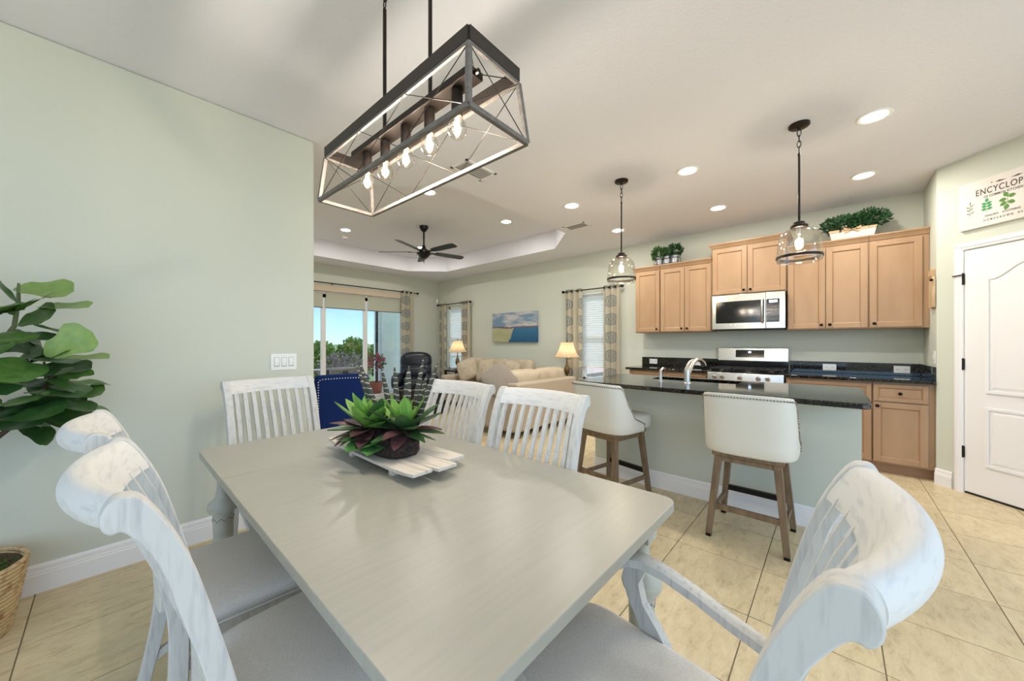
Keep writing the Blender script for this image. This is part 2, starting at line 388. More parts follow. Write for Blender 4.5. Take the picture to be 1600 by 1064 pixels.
# ---------------------------------------------------------------- pantry door
def emp(name, M=None, kind=None):
    o = bpy.data.objects.new(name, None); COL.objects.link(o); o.empty_display_size = .1
    if M is not None: o.matrix_world = M
    if kind: o['kind'] = kind
    return o
d2 = emp('door_1', Mdiag, 'structure')
MB().bx(DL, DR, -.004, .032, .018, DT-.004).build('slab', M_trim, d2, bevel=.002)
cs = MB()
cas = [(0,0),(.012,0),(.017,.008),(.017,.020),(.022,.026),(.022,.044),(.016,.058),(0,.058)]
for s0, sg in ((DL-.002, -1), (DR+.002, 1)):
    cs.loft([[(s0+sg*w, -t, z) for t, w in cas] for z in (0, DT+.05)])
cs.loft([[(x, -t, DT+w) for t, w in cas] for x in (DL-.06, DR+.06)])
cs.build('casing', M_trim, d2)
def arch_poly(x0, x1, z0, z1, rise, n=14):
    pts = [(x0, z0), (x1, z0)]
    for k in range(n+1):
        u = k/n; x = x1+(x0-x1)*u; b = max(0, math.cos((u-.5)*PI*1.15)) if rise else 0
        pts.append((x, z1+rise*(b**1.6)))
    return pts
def ring(mb, po, pi_, y0, y1):
    n = len(po); o = len(mb.v)
    for P, y in ((po, y0), (po, y1-.001), (pi_, y1), (pi_, y0)): mb.v += [(p[0], y, p[1]) for p in P]
    for a in range(3):
        for j in range(n):
            k = (j+1) % n; mb.f.append((o+a*n+j, o+a*n+k, o+(a+1)*n+k, o+(a+1)*n+j))
for z0, z1, rise in ((.857, 1.79, .11), (.259, .739, 0)):
    for hx0, hx1 in ((.325, DR-.132),):
        po = arch_poly(hx0, hx1, z0, z1, rise); pi_ = arch_poly(hx0+.022, hx1-.022, z0+.022, z1-.02, rise); pj_ = arch_poly(hx0+.05, hx1-.05, z0+.05, z1-.045, rise)
        r_ = MB(); ring(r_, po, pi_, -.004, -.014); r_.build('panel_moulding', M_trim, d2, smooth=30)
        f_ = MB(); f_.loft([[(p[0], -.004, p[1]) for p in pi_], [(p[0], -.011, p[1]) for p in pj_]]); f_.build('raised_panel', M_trim, d2)
for z in (.346, 1.082, 1.80):
    MB().bx(DL-.010, DL+.004, -.012, -.004, z-.045, z+.045).lathe([(.006,-.05),(.006,.05)], 8, (DL-.003,-.013,z)).build('hinge', M_iron, d2)
MB().bar((DL-.06,-.03,1.83),(DL+.0,-.018,1.835),.012,.008).build('door_stop', M_iron, d2)
MB().bx(DL, DR, .0, .03, 0.0, .012).build('door_gap_shade', M_darkgap, d2)  # dark strip painted as the shade in the gap under the door
kn = MB(); kn.loft([[Mq for Mq in [(DR-.07+.028*r*math.cos(t), -.012-y, .95+.028*r*math.sin(t)) for t in [2*PI*k/16 for k in range(16)]]] for y, r in ((0,.9),(.008,.9),(.01,.35),(.03,.35),(.035,.8),(.05,1),(.065,.7))]).build('knob', M_knob, d2, smooth=40)

# ---------------------------------------------------------------- sliding glass door in the back wall
d1 = emp('door_2', Matrix.Translation((0, 7.5, 0)), 'structure')
MB().bx(SX0, SX0+.06, .03, .12, 0, SZ).bx(SX1-.06, SX1, .03, .12, 0, SZ).bx(SX0, SX1, .03, .12, SZ-.06, SZ).bx(SX0, SX1, .03, .12, 0, .04).build('door_frame', M_white, d1)
edges = [SX0+.05, 1.95, 2.83, 3.69, SX1-.05]
for a, b in zip(edges, edges[1:]):
    fr = MB().bx(a, a+.045, .06, .10, .04, SZ-.06).bx(b-.045, b, .06, .10, .04, SZ-.06).bx(a, b, .06, .10, .04, .12).bx(a, b, .06, .10, SZ-.13, SZ-.06).build('sash', M_white, d1)
    MB().bx(a+.04, b-.04, .078, .082, .1, SZ-.1).build('pane', M_pane, fr)
MB().bx(2.80, 2.815, .04, .06, .95, 1.15).build('pull_handle', M_white, d1)
for i, (a, b, w) in enumerate(((1.97,2.80,'narrowly seen beside the dining wall'),(2.86,3.66,'above the hedge view'),(3.72,4.58,'beside the patterned curtain'))):
    t = thing('roller_shade', f'cream roller shade half lowered over the sliding door, {w}', 'shade', (0,7.5,0), 0, 'roller shades on the sliding door')
    MB().bx(a, b, .018, .021, 1.97, 2.27).build('fabric', M_shadefab, t); MB().bx(a, b, .012, .028, 1.955, 1.972).build('hem_bar', M_cage, t); MB().tube([(a,.02,2.275),(b,.02,2.275)], .014, 10).build('roller', M_white, t)
tag(MB().bx(SX0-.05, 4.6, 7.455, 7.498, 2.285, 2.41).build('door_valance', M_valance, bevel=.004), 'beige valance board over the sliding glass door', 'valance')

# ---------------------------------------------------------------- windows in the right wall
for n, w in ((1, w1), (2, w2)):
    o = emp('window_%d' % n, Matrix.Translation((KX, 0, 0)), 'structure'); a, b, z0, z1 = w
    MB().bx(.06, .11, a, a+.04, z0, z1).bx(.06, .11, b-.04, b, z0, z1).bx(.06, .11, a, b, z0, z0+.04).bx(.06, .11, a, b, z1-.04, z1).bx(.065, .105, a, b, (z0+z1)/2-.02, (z0+z1)/2+.02).build('window_frame', M_white, o)
    MB().bx(.083, .087, a+.03, b-.03, z0+.03, z1-.03).build('pane', M_pane, o)
    MB().bx(-.03, .06, a-.03, b+.03, z0-.025, z0).build('window_sill', M_trim, o, bevel=.004)
def blind(w, z_low, label):
    t = thing('window_blind', label, 'blind', (KX, 0, 0)); a, b, z0, z1 = w
    p = MB(); zz = z1-.03; P = []
    while zz > z_low: P.append(zz); zz -= .019
    p.loft([[(x, y, z) for y in (a+.012, b-.012)] for z in P for x in ([.022] if P.index(z) % 2 else [.034])], closed=False)
    p.build('pleats', M_blind, t); MB().bx(.01, .045, a+.006, b-.006, z1-.035, z1).build('head_rail', M_white, t); MB().bx(.016, .04, a+.01, b-.01, z_low-.02, z_low).build('bottom_rail', M_white, t)
blind(w1, .86, 'white pleated blind lowered almost to the sill in the window nearest the kitchen')
blind((w2[0], w2[1]-.1, w2[2], w2[3]), .95, 'pale pleated blind in the window in the far corner')
# rods and curtains
def rod(name, label, a, b, r=.011, brackets=()):
    t = thing('curtain_rod', label, 'curtain rod'); a, b = Vector(a), Vector(b); d = (b-a).normalized()
    MB().tube([a, b], r, 10).build('rod', M_iron, t, smooth=40)
    for e_, s in ((a, -1), (b, 1)):
        f = MB(); f.tube([e_+d*s*q for q in (0,.015,.02,.045,.06,.066)], [.012,.012,.024,.028,.018,.004], 10); f.build('finial', M_iron, t, smooth=50)
    for p, q in brackets: MB().bar(p, q, .012).build('bracket', M_iron, t)
    return t
rod('r', 'long thin dark curtain rod above the sliding glass door', (1.0,7.40,2.44), (4.86,7.40,2.44), .011, (((2.95,7.40,2.425),(2.95,7.498,2.425)),((4.78,7.40,2.43),(4.78,7.5,2.43))))
rod('r', 'short dark curtain rod over the corner window', (5.47,6.20,2.20), (5.47,7.34,2.20), .010, (((5.47,6.3,2.2),(5.56,6.3,2.2)),((5.47,7.3,2.2),(5.56,7.3,2.2))))
rod('r', 'short dark curtain rod over the window beside the kitchen cabinets', (5.47,2.56,2.18), (5.47,3.61,2.18), .010, (((5.47,2.6,2.18),(5.56,2.6,2.18)),((5.47,3.56,2.18),(5.56,3.56,2.18))))
def curtain(p0, p1, ztop, label, off, folds=3, zb=.03):
    t = thing('curtain', label, 'curtain', (p0[0], p0[1], 0), 0, 'printed grommet curtains'); dx, dy = p1[0]-p0[0], p1[1]-p0[1]; L = math.hypot(dx, dy); ux, uy = dx/L, dy/L
    m = MB(); n = folds*12; nz = 10; m.uv = []; secs = []
    for k in range(nz+1):
        z = zb+(ztop-zb)*k/nz; row = []
        for i in range(n+1):
            s = i/n; a = .03*math.sin(2*PI*folds*s+.6)*(1+.15*math.sin(5*z)); row.append((ux*L*s-uy*a, uy*L*s+ux*a, z)); m.uv.append((s*.95+off, z/.30))
        secs.append(row)
    m.loft(secs, closed=False); m.build('cloth', M_curt, t, smooth=80)
    for i in range(folds*2):
        s = (i+.5)/(folds*2); q = []
        for k in range(12): q.append((ux*L*s-uy*.024*math.cos(2*PI*k/12), uy*L*s+ux*.024*math.cos(2*PI*k/12), ztop-.035+.024*math.sin(2*PI*k/12)))
        MB().tube(q, .005, 6, closed=True).build('grommet', M_iron, t)
curtain((4.47,7.40), (4.80,7.40), 2.475, 'printed beige curtain panel gathered at the right of the sliding door', .15)
curtain((5.47,7.33), (5.47,7.06), 2.235, 'printed curtain panel on the corner side of the far window', .3)
curtain((5.47,6.50), (5.47,6.19), 2.235, 'printed curtain panel with ring medallions behind the small far lamp', .05)
curtain((5.47,3.60), (5.47,3.26), 2.215, 'printed curtain panel behind the lamp nearest the kitchen', .45)
curtain((5.47,2.86), (5.47,2.56), 2.215, 'printed curtain panel with ring medallions beside the upper cabinets', .05)

# ---------------------------------------------------------------- ceiling fixtures
def can(x, y, z, label, en):
    t = thing('recessed_light', label, 'ceiling light', (x, y, z), 0, 'recessed ceiling lights')
    MB().loft([[(r*math.cos(2*PI*k/28), r*math.sin(2*PI*k/28), z) for k in range(28)] for r, z in ((.072,-.001),(.095,-.001),(.095,-.006),(.085,-.010),(.070,-.006),(.072,-.001))], True, False).build('trim_ring', M_white, t, smooth=30)
    MB().lathe([(.001,-.0045),(.071,-.0045),(.071,-.001),(.001,-.001)], 24).build('lens', M_can, t)
    lamp('can_light', 'AREA', (0,0,-.014), en, (1,.95,.88), t, .13)
KE, TE = 5.5, 5.5
can(3.50,-.21,H,'recessed light nearest the camera on the right, above the pendant canopy',KE)
can(4.67,-.21,H,'recessed light above the boxwood planter',KE)
can(3.48,.98,H,'recessed light between the two pendant lamps',KE)
can(4.67,.99,H,'recessed light in front of the tallest kitchen cabinet',KE)
can(3.49,2.21,H,'recessed light left of the far pendant lamp, nearest the tray',KE)
can(4.68,2.22,H,'recessed light seen behind the rod of the far pendant lamp',KE)
can(2.62,3.71,TZ,'recessed tray light just below the chandelier frame',TE)
can(2.58,5.97,TZ,'recessed tray light left of the ceiling fan, by the smoke detector',TE)
can(4.04,3.73,TZ,'recessed tray light right of the ceiling fan',TE)
can(4.04,5.97,TZ,'recessed tray light directly behind the ceiling fan motor',TE)
def vent(x, y, lx, ly, label):
    t = thing('ceiling_vent', label, 'vent', (x, y, H))
    MB().bx(-lx/2,lx/2,-ly/2,-ly/2+.022,-.008,0).bx(-lx/2,lx/2,ly/2-.022,ly/2,-.008,0).bx(-lx/2,-lx/2+.022,-ly/2,ly/2,-.008,0).bx(lx/2-.022,lx/2,-ly/2,ly/2,-.008,0).build('frame', M_white, t)
    MB().bx(-lx/2+.02,lx/2-.02,-ly/2+.02,ly/2-.02,-.0015,0).build('duct', mat_gap0, t)
    n = int((ly-.05)/.028)
    for k in range(n):
        yy = -ly/2+.036+k*(ly-.07)/(n-1); MB().bx(-lx/2+.02,lx/2-.02,-.010,.010,-.001,.001).build('slat', M_white, t, loc=(0,yy,-.006), rot=(.6,0,0))
vent(2.19, 2.42, .36, .22, 'white ceiling vent seen through the chandelier frame')
vent(4.15, 2.55, .20, .32, 'white ceiling vent at the corner of the tray ceiling')
t = thing('smoke_detector', 'small white smoke detector on the tray ceiling', 'smoke detector', (2.74,6.36,TZ)); MB().lathe([(.001,-.035),(.045,-.035),(.06,-.02),(.065,0),(.001,0)],20).build('body', M_white, t, smooth=40); MB().lathe([(.001,-.038),(.012,-.038),(.012,-.034)],10).build('button', M_cage, t)
t = thing('motion_sensor', 'small white motion sensor high in the room corner', 'sensor', (5.50,7.44,2.31), PI/4); MB().sup((0,0,0),(.03,.025,.055),.4,.5,16,8).build('body', M_white, t, smooth=60); MB().sup((0,-.02,-.02),(.018,.01,.022),.6,.6,12,6).build('lens', M_cage, t, smooth=60)

# ceiling fan
t = thing('ceiling_fan', 'black five-blade ceiling fan hanging from the tray ceiling', 'fan', (3.33, 4.86, TZ))
MB().lathe([(.001,0),(.07,0),(.068,-.03),(.045,-.07),(.025,-.09),(.001,-.09)],24).build('canopy', M_fan, t, smooth=40)
MB().lathe([(.014,-.08),(.014,-.34)],12).build('downrod', M_fan, t, smooth=40)
MB().lathe([(.001,-.31),(.025,-.31),(.03,-.34),(.05,-.37),(.085,-.385),(.10,-.40),(.10,-.43),(.001,-.43)],28).build('motor', M_fan, t, smooth=40)
MB().lathe([(.001,-.43),(.11,-.43),(.115,-.445),(.09,-.46),(.075,-.485),(.05,-.50),(.045,-.515),(.001,-.52)],28).build('switch_housing', M_fan, t, smooth=40)
MB().tube([(0,0,-.52),(0,0,-.56)],.002,6).lathe([(.001,-.585),(.007,-.58),(.006,-.56),(.001,-.555)],8).build('pull_chain', M_fan, t)
b0 = math.radians(-48.2)
for k in range(5):
    a = b0+PI-2*PI*k/5
    bo = MB(); ol = [(.20,-.045),(.30,-.058),(.60,-.066),(.68,-.055),(.70,-.03),(.70,.045),(.66,.062),(.30,.058),(.20,.045)]
    bo.prism(ol, 'z', -.004, .004); b_ = bo.build('blade', M_blade, t, loc=(0,0,-.41)); b_.rotation_euler = (math.radians(-13), 0, a)
    MB().prism([(.08,-.02),(.16,-.018),(.24,-.03),(.24,.03),(.16,.018),(.08,.02)],'z',-.010,-.004).build('blade_arm', M_fan, b_)

# linear cage chandelier
CH = thing('linear_chandelier', 'five-bulb open cage chandelier in grey and bronze over the dining table', 'chandelier', (.757, 1.224, 1.90), math.radians(.8))
bw, bl, tw, tl, zt0, zt1 = .125, .495, .106, .475, .188, .232
bc = [(-bw,-bl,0),(bw,-bl,0),(bw,bl,0),(-bw,bl,0)]; tcn = [(-tw,-tl,zt0),(tw,-tl,zt0),(tw,tl,zt0),(-tw,tl,zt0)]
def dirs(a, b, w=.0145, nm='cage_bar'): return MB().bar(a, b, w).build(nm, M_cage, CH, bevel=.001)
for k in range(4):
    dirs(bc[k], bc[(k+1)%4]); dirs(bc[k], tcn[k])
    a, b = Vector(tcn[k]), Vector(tcn[(k+1)%4]); dirs(a, b, .010, 'cage_rail')
    o_ = .004; n = Vector((0,0,0))
    MB().bar(a+Vector((0,0,.026)), b+Vector((0,0,.026)), .012, .042).build('top_plate', M_plate, CH)
def wire(a, b): MB().tube([a, b], .0016, 6).build('wire', M_bronze, CH)
for s in (-1, 1):
    for k in range(3):
        y0, y1 = (-1+2*k/3), (-1+2*(k+1)/3)
        wire((s*bw, y0*bl, 0), (s*tw, y1*tl, zt0)); wire((s*tw, y0*tl, zt0), (s*bw, y1*bl, 0))
    wire((-bw, s*bl, 0), (tw, s*tl, zt0)); wire((-tw, s*tl, zt0), (bw, s*bl, 0))
    for sx_ in (-1, 1): wire((0, s*.385, .205), (sx_*tw, s*tl, .200))
MB().bx(-.030,.030,-.392,.392,.194,.219).build('light_bar', M_bronze, CH, bevel=.002)
MB().tube([(0,-.392,.205),(0,-.405,.205)],.008,8).build('bar_screw', M_bronze, CH)
for k in range(5):
    y = (k-2)*.1505
    MB().lathe([(.016,0),(.019,.004),(.019,.085),(.014,.088),(.014,.092)],16,(0,y,.105)).build('socket', M_bronze, CH, smooth=40)
    g = MB().lathe([(.013,.108),(.014,.098),(.020,.085),(.029,.068),(.0325,.052),(.030,.038),(.020,.026),(.008,.0215),(.001,.021)],20,(0,y,.012)).build('bulb', M_glass, CH, smooth=60)
    f = MB()
    for q in range(6):
        a = q*PI/3; f.tube([(.004*math.cos(a), y+.004*math.sin(a), .10),(.011*math.cos(a), y+.011*math.sin(a), .052)], .0012, 5)
    f.build('filament', M_fil, g)
    lamp('bulb_light', 'POINT', (0, y, .062), 3.0, (1,.93,.84), CH, .02)
for y in (-.155, .155):
    MB().tube([(0,y,.215),(0,y,.735)], .0075, 10).build('rod', M_bronze, CH, smooth=40)
    for q, z in enumerate((.757,.785,.813,.841,.869,.897)):
        P = []
        for k in range(12):
            u = 2*PI*k/12; v = (.0085*math.cos(u), .018*math.sin(u)); P.append((v[0] if q % 2 else 0, y+(0 if q % 2 else v[0]), z+v[1]))
        MB().tube(P, .0026, 6, closed=True).build('chain_link', M_bronze, CH)
    MB().lathe([(.001,.92),(.06,.92),(.06,.905),(.02,.895),(.012,.885),(.001,.885)],20,(0,y,0)).build('ceiling_canopy', M_bronze, CH, smooth=40)

# pendants
def pendant(x, y, label):
    t = thing('pendant_light', label, 'pendant light', (x, y, H), 0, 'glass pendants over the island')
    MB().lathe([(.001,0),(.062,0),(.062,-.014),(.055,-.020),(.012,-.022),(.010,-.036),(.001,-.036)],28).build('canopy', M_bronze, t, smooth=40)
    for q, z in enumerate((-.060,-.100,-.140,-.178)):
        P = []
        for k in range(14):
            u = 2*PI*k/14; v = (.011*math.cos(u), .026*math.sin(u)); P.append((v[0] if q % 2 else 0, 0 if q % 2 else v[0], z+v[1]))
        MB().tube(P, .003, 6, closed=True).build('chain_link', M_bronze, t, smooth=60)
    MB().lathe([(.001,-.20),(.008,-.205),(.010,-.215),(.0075,-.225),(.0075,-.70),(.012,-.705)],14).build('stem', M_bronze, t, smooth=40)
    MB().lathe([(.001,-.695),(.028,-.695),(.034,-.70),(.034,-.712),(.042,-.716),(.052,-.722),(.052,-.738),(.045,-.742),(.001,-.742)],28).build('shade_holder', M_bronze, t, smooth=40)
    MB().lathe([(.040,-.740),(.058,-.746),(.085,-.757),(.104,-.775),(.116,-.80),(.124,-.85),(.129,-.90),(.132,-.955),(.130,-.972),(.120,-.98)],36).build('glass_shade', M_glass, t, smooth=60)
    gs = t.children[-1]; me = gs.data
    import bmesh as _b
    bm = _b.new(); bm.from_mesh(me); _b.ops.delete(bm, geom=[f for f in bm.faces if len(f.verts) > 4], context='FACES'); bm.to_mesh(me); bm.free()
    MB().loft([[(r*math.cos(2*PI*k/40), r*math.sin(2*PI*k/40), z) for k in range(40)] for r, z in ((.1325,-.935),(.136,-.937),(.136,-.953),(.1325,-.955),(.1325,-.935))], True, False).build('shade_band', M_bronze, t, smooth=40)
    MB().lathe([(.017,-.742),(.017,-.785),(.012,-.79)],14).build('socket', M_nickel, t, smooth=40)
    b = MB().lathe([(.012,-.788),(.014,-.80),(.028,-.83),(.031,-.85),(.026,-.873),(.012,-.885),(.001,-.887)],18).build('bulb', M_glass, t, smooth=60)
    MB().lathe([(.003,-.805),(.008,-.83),(.009,-.855),(.004,-.865)],8).build('filament', M_fil2, b)
    lamp('pendant_bulb_light', 'POINT', (0,0,-.845), 6, (1,.88,.70), t, .025)
pendant(3.275, 1.518, 'clear glass pendant light farther away, left of the upper cabinets')
pendant(3.280, .182, 'clear glass pendant light nearer the camera, in front of the upper cabinets')

# ---------------------------------------------------------------- kitchen cabinets
def cab_door(parent, y0, y1, z0, z1, knob=None, x=0, drawer=False, nm='door'):
    """face frame door on the -x side; x is its back plane"""
    w = .052 if not drawer else .035; m = MB(); t = .02
    m.bx(x-t, x, y0, y0+w, z0, z1).bx(x-t, x, y1-w, y1, z0, z1).bx(x-t, x, y0+w, y1-w, z0, z0+w).bx(x-t, x, y0+w, y1-w, z1-w, z1)
    d = m.build(nm, M_maple, parent, bevel=.0025)
    b = MB(); a0, a1, c0, c1 = y0+w, y1-w, z0+w, z1-w
    po = [(a0,c0),(a1,c0),(a1,c1),(a0,c1)]; pi_ = [(a0+.011,c0+.011),(a1-.011,c0+.011),(a1-.011,c1-.011),(a0+.011,c1-.011)]
    b.loft([[(x-.016, *p) for p in po], [(x-.009, *p) for p in pi_]], True, False); b.build('bead', M_maple_edge, d)
    MB().bx(x-.010, x-.004, a0+.004, a1-.004, c0+.004, c1-.004).build('panel', M_maple, d)
    if knob:
        k = MB(); ky, kz = knob
        k.loft([[(x-t-dx, ky+r*math.cos(2*PI*q/14), kz+r*math.sin(2*PI*q/14)) for q in range(14)] for dx, r in ((0,.008),(.006,.006),(.012,.007),(.016,.0145),(.022,.0155),(.027,.010),(.028,.002))]); k.build('knob', M_knob, d, smooth=45)
    return d
def crown(t, x, y0, y1, z, left=True, right=True):
    # x is the front plane of the cabinet; moulding projects to -x
    prof = [(0,0),(-.008,0),(-.012,.012),(-.034,.042),(-.038,.046),(-.038,.058),(0,.058)]
    m = MB(); secs = []
    if left: secs.append([(KX-.01, y1+max(0,-dx)*1.0, z+dz) for dx, dz in prof])
    secs.append([(x+dx, y1+(-dx if left else 0), z+dz) for dx, dz in prof])
    secs.append([(x+dx, y0-(-dx if right else 0), z+dz) for dx, dz in prof])
    if right: secs.append([(KX-.01, y0+dx, z+dz) for dx, dz in prof])
    m.loft(secs); m.build('crown', M_maple, t, smooth=25)
    MB().bx(x, KX-.004, y0, y1, z+.03, z+.056).build('top_board', M_maple_edge, t)
UX = 5.245
def upper(label, y0, y1, z0, z1, doors, left=True, right=True, filler=0):
    t = thing('upper_cabinet', label, 'cabinet', (0,0,0), 0, 'maple upper cabinets')
    MB().bx(UX, KX-.003, y0, y1, z0, z1).build('body', M_maple, t, bevel=.002)
    for a, b, ks in doors:
        kz = z0+.05
        cab_door(t, a+.003, b-.003, z0+.012, z1-.035, (a+.035 if ks < 0 else b-.035, kz) if ks else None, UX)
    crown(t, UX, y0, y1, z1-.02, left, right); return t
upper('single-door maple upper cabinet at the far left end of the row', 1.845, 2.205, 1.41, 2.335, [(1.85,2.20,-1)], True, False)
upper('double-door maple upper cabinet left of the microwave, under the tin planters', 1.185, 1.842, 1.41, 2.335, [(1.19,1.515,1),(1.515,1.838,-1)], False, False)
upper('raised double-door maple cabinet directly above the microwave', .402, 1.182, 1.868, 2.50, [(.408,.79,1),(.79,1.177,-1)])
upper('double-door maple upper cabinet right of the microwave, behind the near pendant', -.272, .399, 1.41, 2.335, [(-.268,.063,1),(.063,.395,-1)], False, False)
upper('single-door maple upper cabinet at the pantry end, below the boxwood planter', -.688, -.274, 1.41, 2.335, [(-.645,-.278,1)], False, False)
BX = 4.985
def base(label, y0, y1, units, toe=True):
    t = thing('base_cabinet', label, 'cabinet', (0,0,0), 0, 'maple base cabinets')
    MB().bx(BX, KX-.003, y0, y1, .10, .884).build('body', M_maple, t, bevel=.002)
    MB().bx(BX+.05, KX-.003, y0, y1, 0, .10).build('toe_kick', M_maple_edge, t)
    for u in units:
        if u[0] == 'd': cab_door(t, u[1]+.003, u[2]-.003, .115, .69, (u[2]-.03 if u[3] > 0 else u[1]+.03, .655), BX)
        else: cab_door(t, u[1]+.003, u[2]-.003, .70, .865, ((u[1]+u[2])/2, .782), BX, True, 'drawer')
base('maple base cabinet left of the range under the far counter end', 1.172, 2.19, [('w',1.18,1.67),('w',1.67,2.185),('d',1.18,1.67,1),('d',1.67,2.185,-1)])
base('wide maple base cabinet right of the range, partly behind the island', -.283, .392, [('w',-.28,.388),('d',-.28,.054,1),('d',.054,.388,-1)])
base('maple base cabinet with one drawer and door beside the pantry corner', -.688, -.286, [('w',-.65,-.288),('d',-.65,-.288,1)])
def counter(label, y0, y1):
    tag(MB().bx(4.925, KX-.003, y0, y1, .885, .916).build('countertop', M_granite, bevel=.006, seg=3), label, 'countertop', 'black granite countertops along the wall')
counter('black granite countertop left of the range', 1.170, 2.225)
counter('black granite countertop right of the range', -.688, .394)
tag(MB().bx(KX-.022, KX-.002, 1.170, 2.225, .917, 1.045).build('backsplash', M_granite, bevel=.002), 'black granite backsplash strip left of the range', 'backsplash')
bs = thing('backsplash', 'black granite backsplash right of the range turning the corner to the pantry wall', 'backsplash')
MB().bx(KX-.022, KX-.002, -.666, .394, .917, 1.045).build('long_slab', M_granite, bs, bevel=.002); MB().bx(4.945, KX-.024, -.688, -.668, .917, 1.045).build('short_slab', M_granite, bs, bevel=.002)
def plate(name, label, M, w, h, holes, group=None, sw=False):
    t = thing(name, label, 'outlet' if not sw else 'light switch', group=group); t.matrix_world = M
    MB().bx(-w/2, w/2, -.006, 0, -h/2, h/2).build('cover_plate', M_white, t, bevel=.0015)
    for x, z in holes:
        if sw:
            MB().bx(x-.017, x+.017, -.0075, -.005, -.034, .034).build('rocker_frame', mat_gap, t); MB().prism([(-.007,-.031),(-.011,0),(-.009,.031),(-.006,.031),(-.006,-.031)],'x',x-.0145,x+.0145).build('rocker', M_white, t)
        else:
            MB().bx(x-.017, x+.017, -.008, -.005, z-.014, z+.014).build('receptacle', M_trim, t, bevel=.003)
            for q in (-.006, .006): MB().bx(x+q-.0012, x+q+.0012, -.0086, -.0075, z-.005, z+.006).build('slot', M_darkgap, t)
mat_gap = mat('switch_gap', (176,172,168), .6)
Mk = Matrix.Rotation(-PI/2, 4, 'Z')
for y, lab in ((2.05,'white outlet plate on the backsplash at the far left end'),(1.44,'white outlet plate on the backsplash behind the faucet'),(.033,'white outlet plate on the backsplash just right of the range'),(-.536,'white outlet plate on the backsplash near the pantry corner')):
    plate('outlet_cover', lab, Matrix.Translation((KX-.022, y, .982)) @ Mk, .118, .074, [(-.028,0),(.028,0)], 'backsplash outlets')
plate('light_switch', 'white three-gang light switch on the dining room wall', Matrix.Translation((.848, WL, 1.123)), .165, .118, [(-.046,0),(0,0),(.046,0)], None, True)
plate('light_switch', 'small white switch on the short wall beside the pantry corner', Matrix.Translation((5.01, -.69, 1.13)) @ Matrix.Rotation(PI, 4, 'Z'), .07, .115, [(0,0)], None, True)

# ---------------------------------------------------------------- microwave and range
t = thing('microwave', 'stainless over-the-range microwave under the raised cabinet', 'microwave', (5.155, .785, 1.432))
hw = .377
MB().bx(.022, .40, -hw, hw, 0, .425).build('body', M_panelglass, t, bevel=.003)
df = MB().bx(0, .022, -.19, hw, .0, .428).build('door', M_steel, t, bevel=.004)
MB().bx(-.003, .001, -.175, hw-.045, .075, .345).build('door_glass', M_black, df)
MB().bx(-.0042, -.0028, -.10, hw-.10, .11, .30).build('mesh_window', M_panelglass, df)
hd = MB().tube([(-.012,-.158,.07),(-.036,-.158,.09),(-.036,-.158,.33),(-.012,-.158,.35)],.011,10).build('handle', M_steel, df, smooth=40)
cp = MB().bx(0, .022, -hw, -.192, .0, .428).build('control_panel', M_steel, t, bevel=.004)
MB().bx(-.003, .001, -hw+.055, -.198, .075, .345).build('keypad', M_black, cp)
MB().bx(-.0045, -.0028, -hw+.075, -.225, .305, .332).build('display', M_lcd, cp)
for i in range(4):
    for j in range(6): MB().bx(-.004, -.0028, -hw+.068+j*.019, -hw+.080+j*.019, .10+i*.045, .118+i*.045).build('key', M_cage, cp)
MB().bx(.03, .36, -hw+.02, hw-.02, -.012, .0).build('vent_grille', M_iron, t)
t = thing('gas_range', 'stainless gas range with five knobs and black cooktop', 'range', (4.93, .782, 0)); hw = .378
MB().bx(.03, .60, -hw, hw, .03, .905).build('body', M_steel, t, bevel=.003)
MB().bx(.012, .60, -hw, hw, .905, .925).build('cooktop', M_black, t, bevel=.004)
cp = MB().prism([(.03,.80),(-.02,.80),(-.008,.905),(.03,.915)],'y',-hw,hw).build('control_panel', M_steel, t, bevel=.003)
for y in (.30,.215,.035,-.145,-.235):
    k = MB(); k.loft([[(-.016-dx, y+r*math.cos(2*PI*q/20), .852+r*math.sin(2*PI*q/20)) for q in range(20)] for dx, r in ((0,.028),(.004,.028),(.006,.022),(.028,.020),(.030,.018))]); kk = k.build('knob', M_steel, cp, smooth=40)
    MB().bx(-.05, -.044, y-.003, y+.003, .836, .868).build('knob_grip', M_steel, kk)
od = MB().bx(-.015, .03, -hw, hw, .22, .79).build('oven_door', M_steel, t, bevel=.004)
MB().bx(-.018, -.014, -hw+.08, hw-.08, .33, .66).build('oven_window', M_black, od)
MB().tube([(-.018,-.33,.75),(-.06,-.33,.75),(-.06,.33,.75),(-.018,.33,.75)],.012,10).build('handle', M_steel, od, smooth=40)
dr = MB().bx(-.012, .03, -hw, hw, .05, .21).build('drawer', M_steel, t, bevel=.004)
gd = MB().bx(.55, .60, -hw, hw, .925, 1.03).build('backguard_base', M_panelglass, t)
bgd = MB().prism([(.545,1.03),(.60,1.03),(.60,1.20),(.572,1.20),(.56,1.195)],'y',-hw,hw).build('backguard', M_steel, t, bevel=.003)
MB().prism([(.546,1.075),(.549,1.075),(.560,1.17),(.557,1.17)],'y',-.135,.175).build('display', M_panelglass, bgd)
MB().prism([(.5515,1.135),(.552,1.135),(.5545,1.152),(.5538,1.152)],'y',.005,.035).build('clock_digits', M_lcd, bgd)
for yc in (-.25, 0, .25):
    g = MB()
    for yy in (-.11, -.04, .04, .11): g.bx(.05, .52, yc+yy-.006, yc+yy+.006, .945, .958)
    for xx in (.05, .17, .285, .40, .51): g.bx(xx-.006, xx+.006, yc-.115, yc+.115, .945, .958)
    for xx in (.05, .51):
        for yy in (-.11, .11): g.bx(xx-.007, xx+.007, yc+yy-.007, yc+yy+.007, .925, .95)
    g.build('grate', M_grill, t)
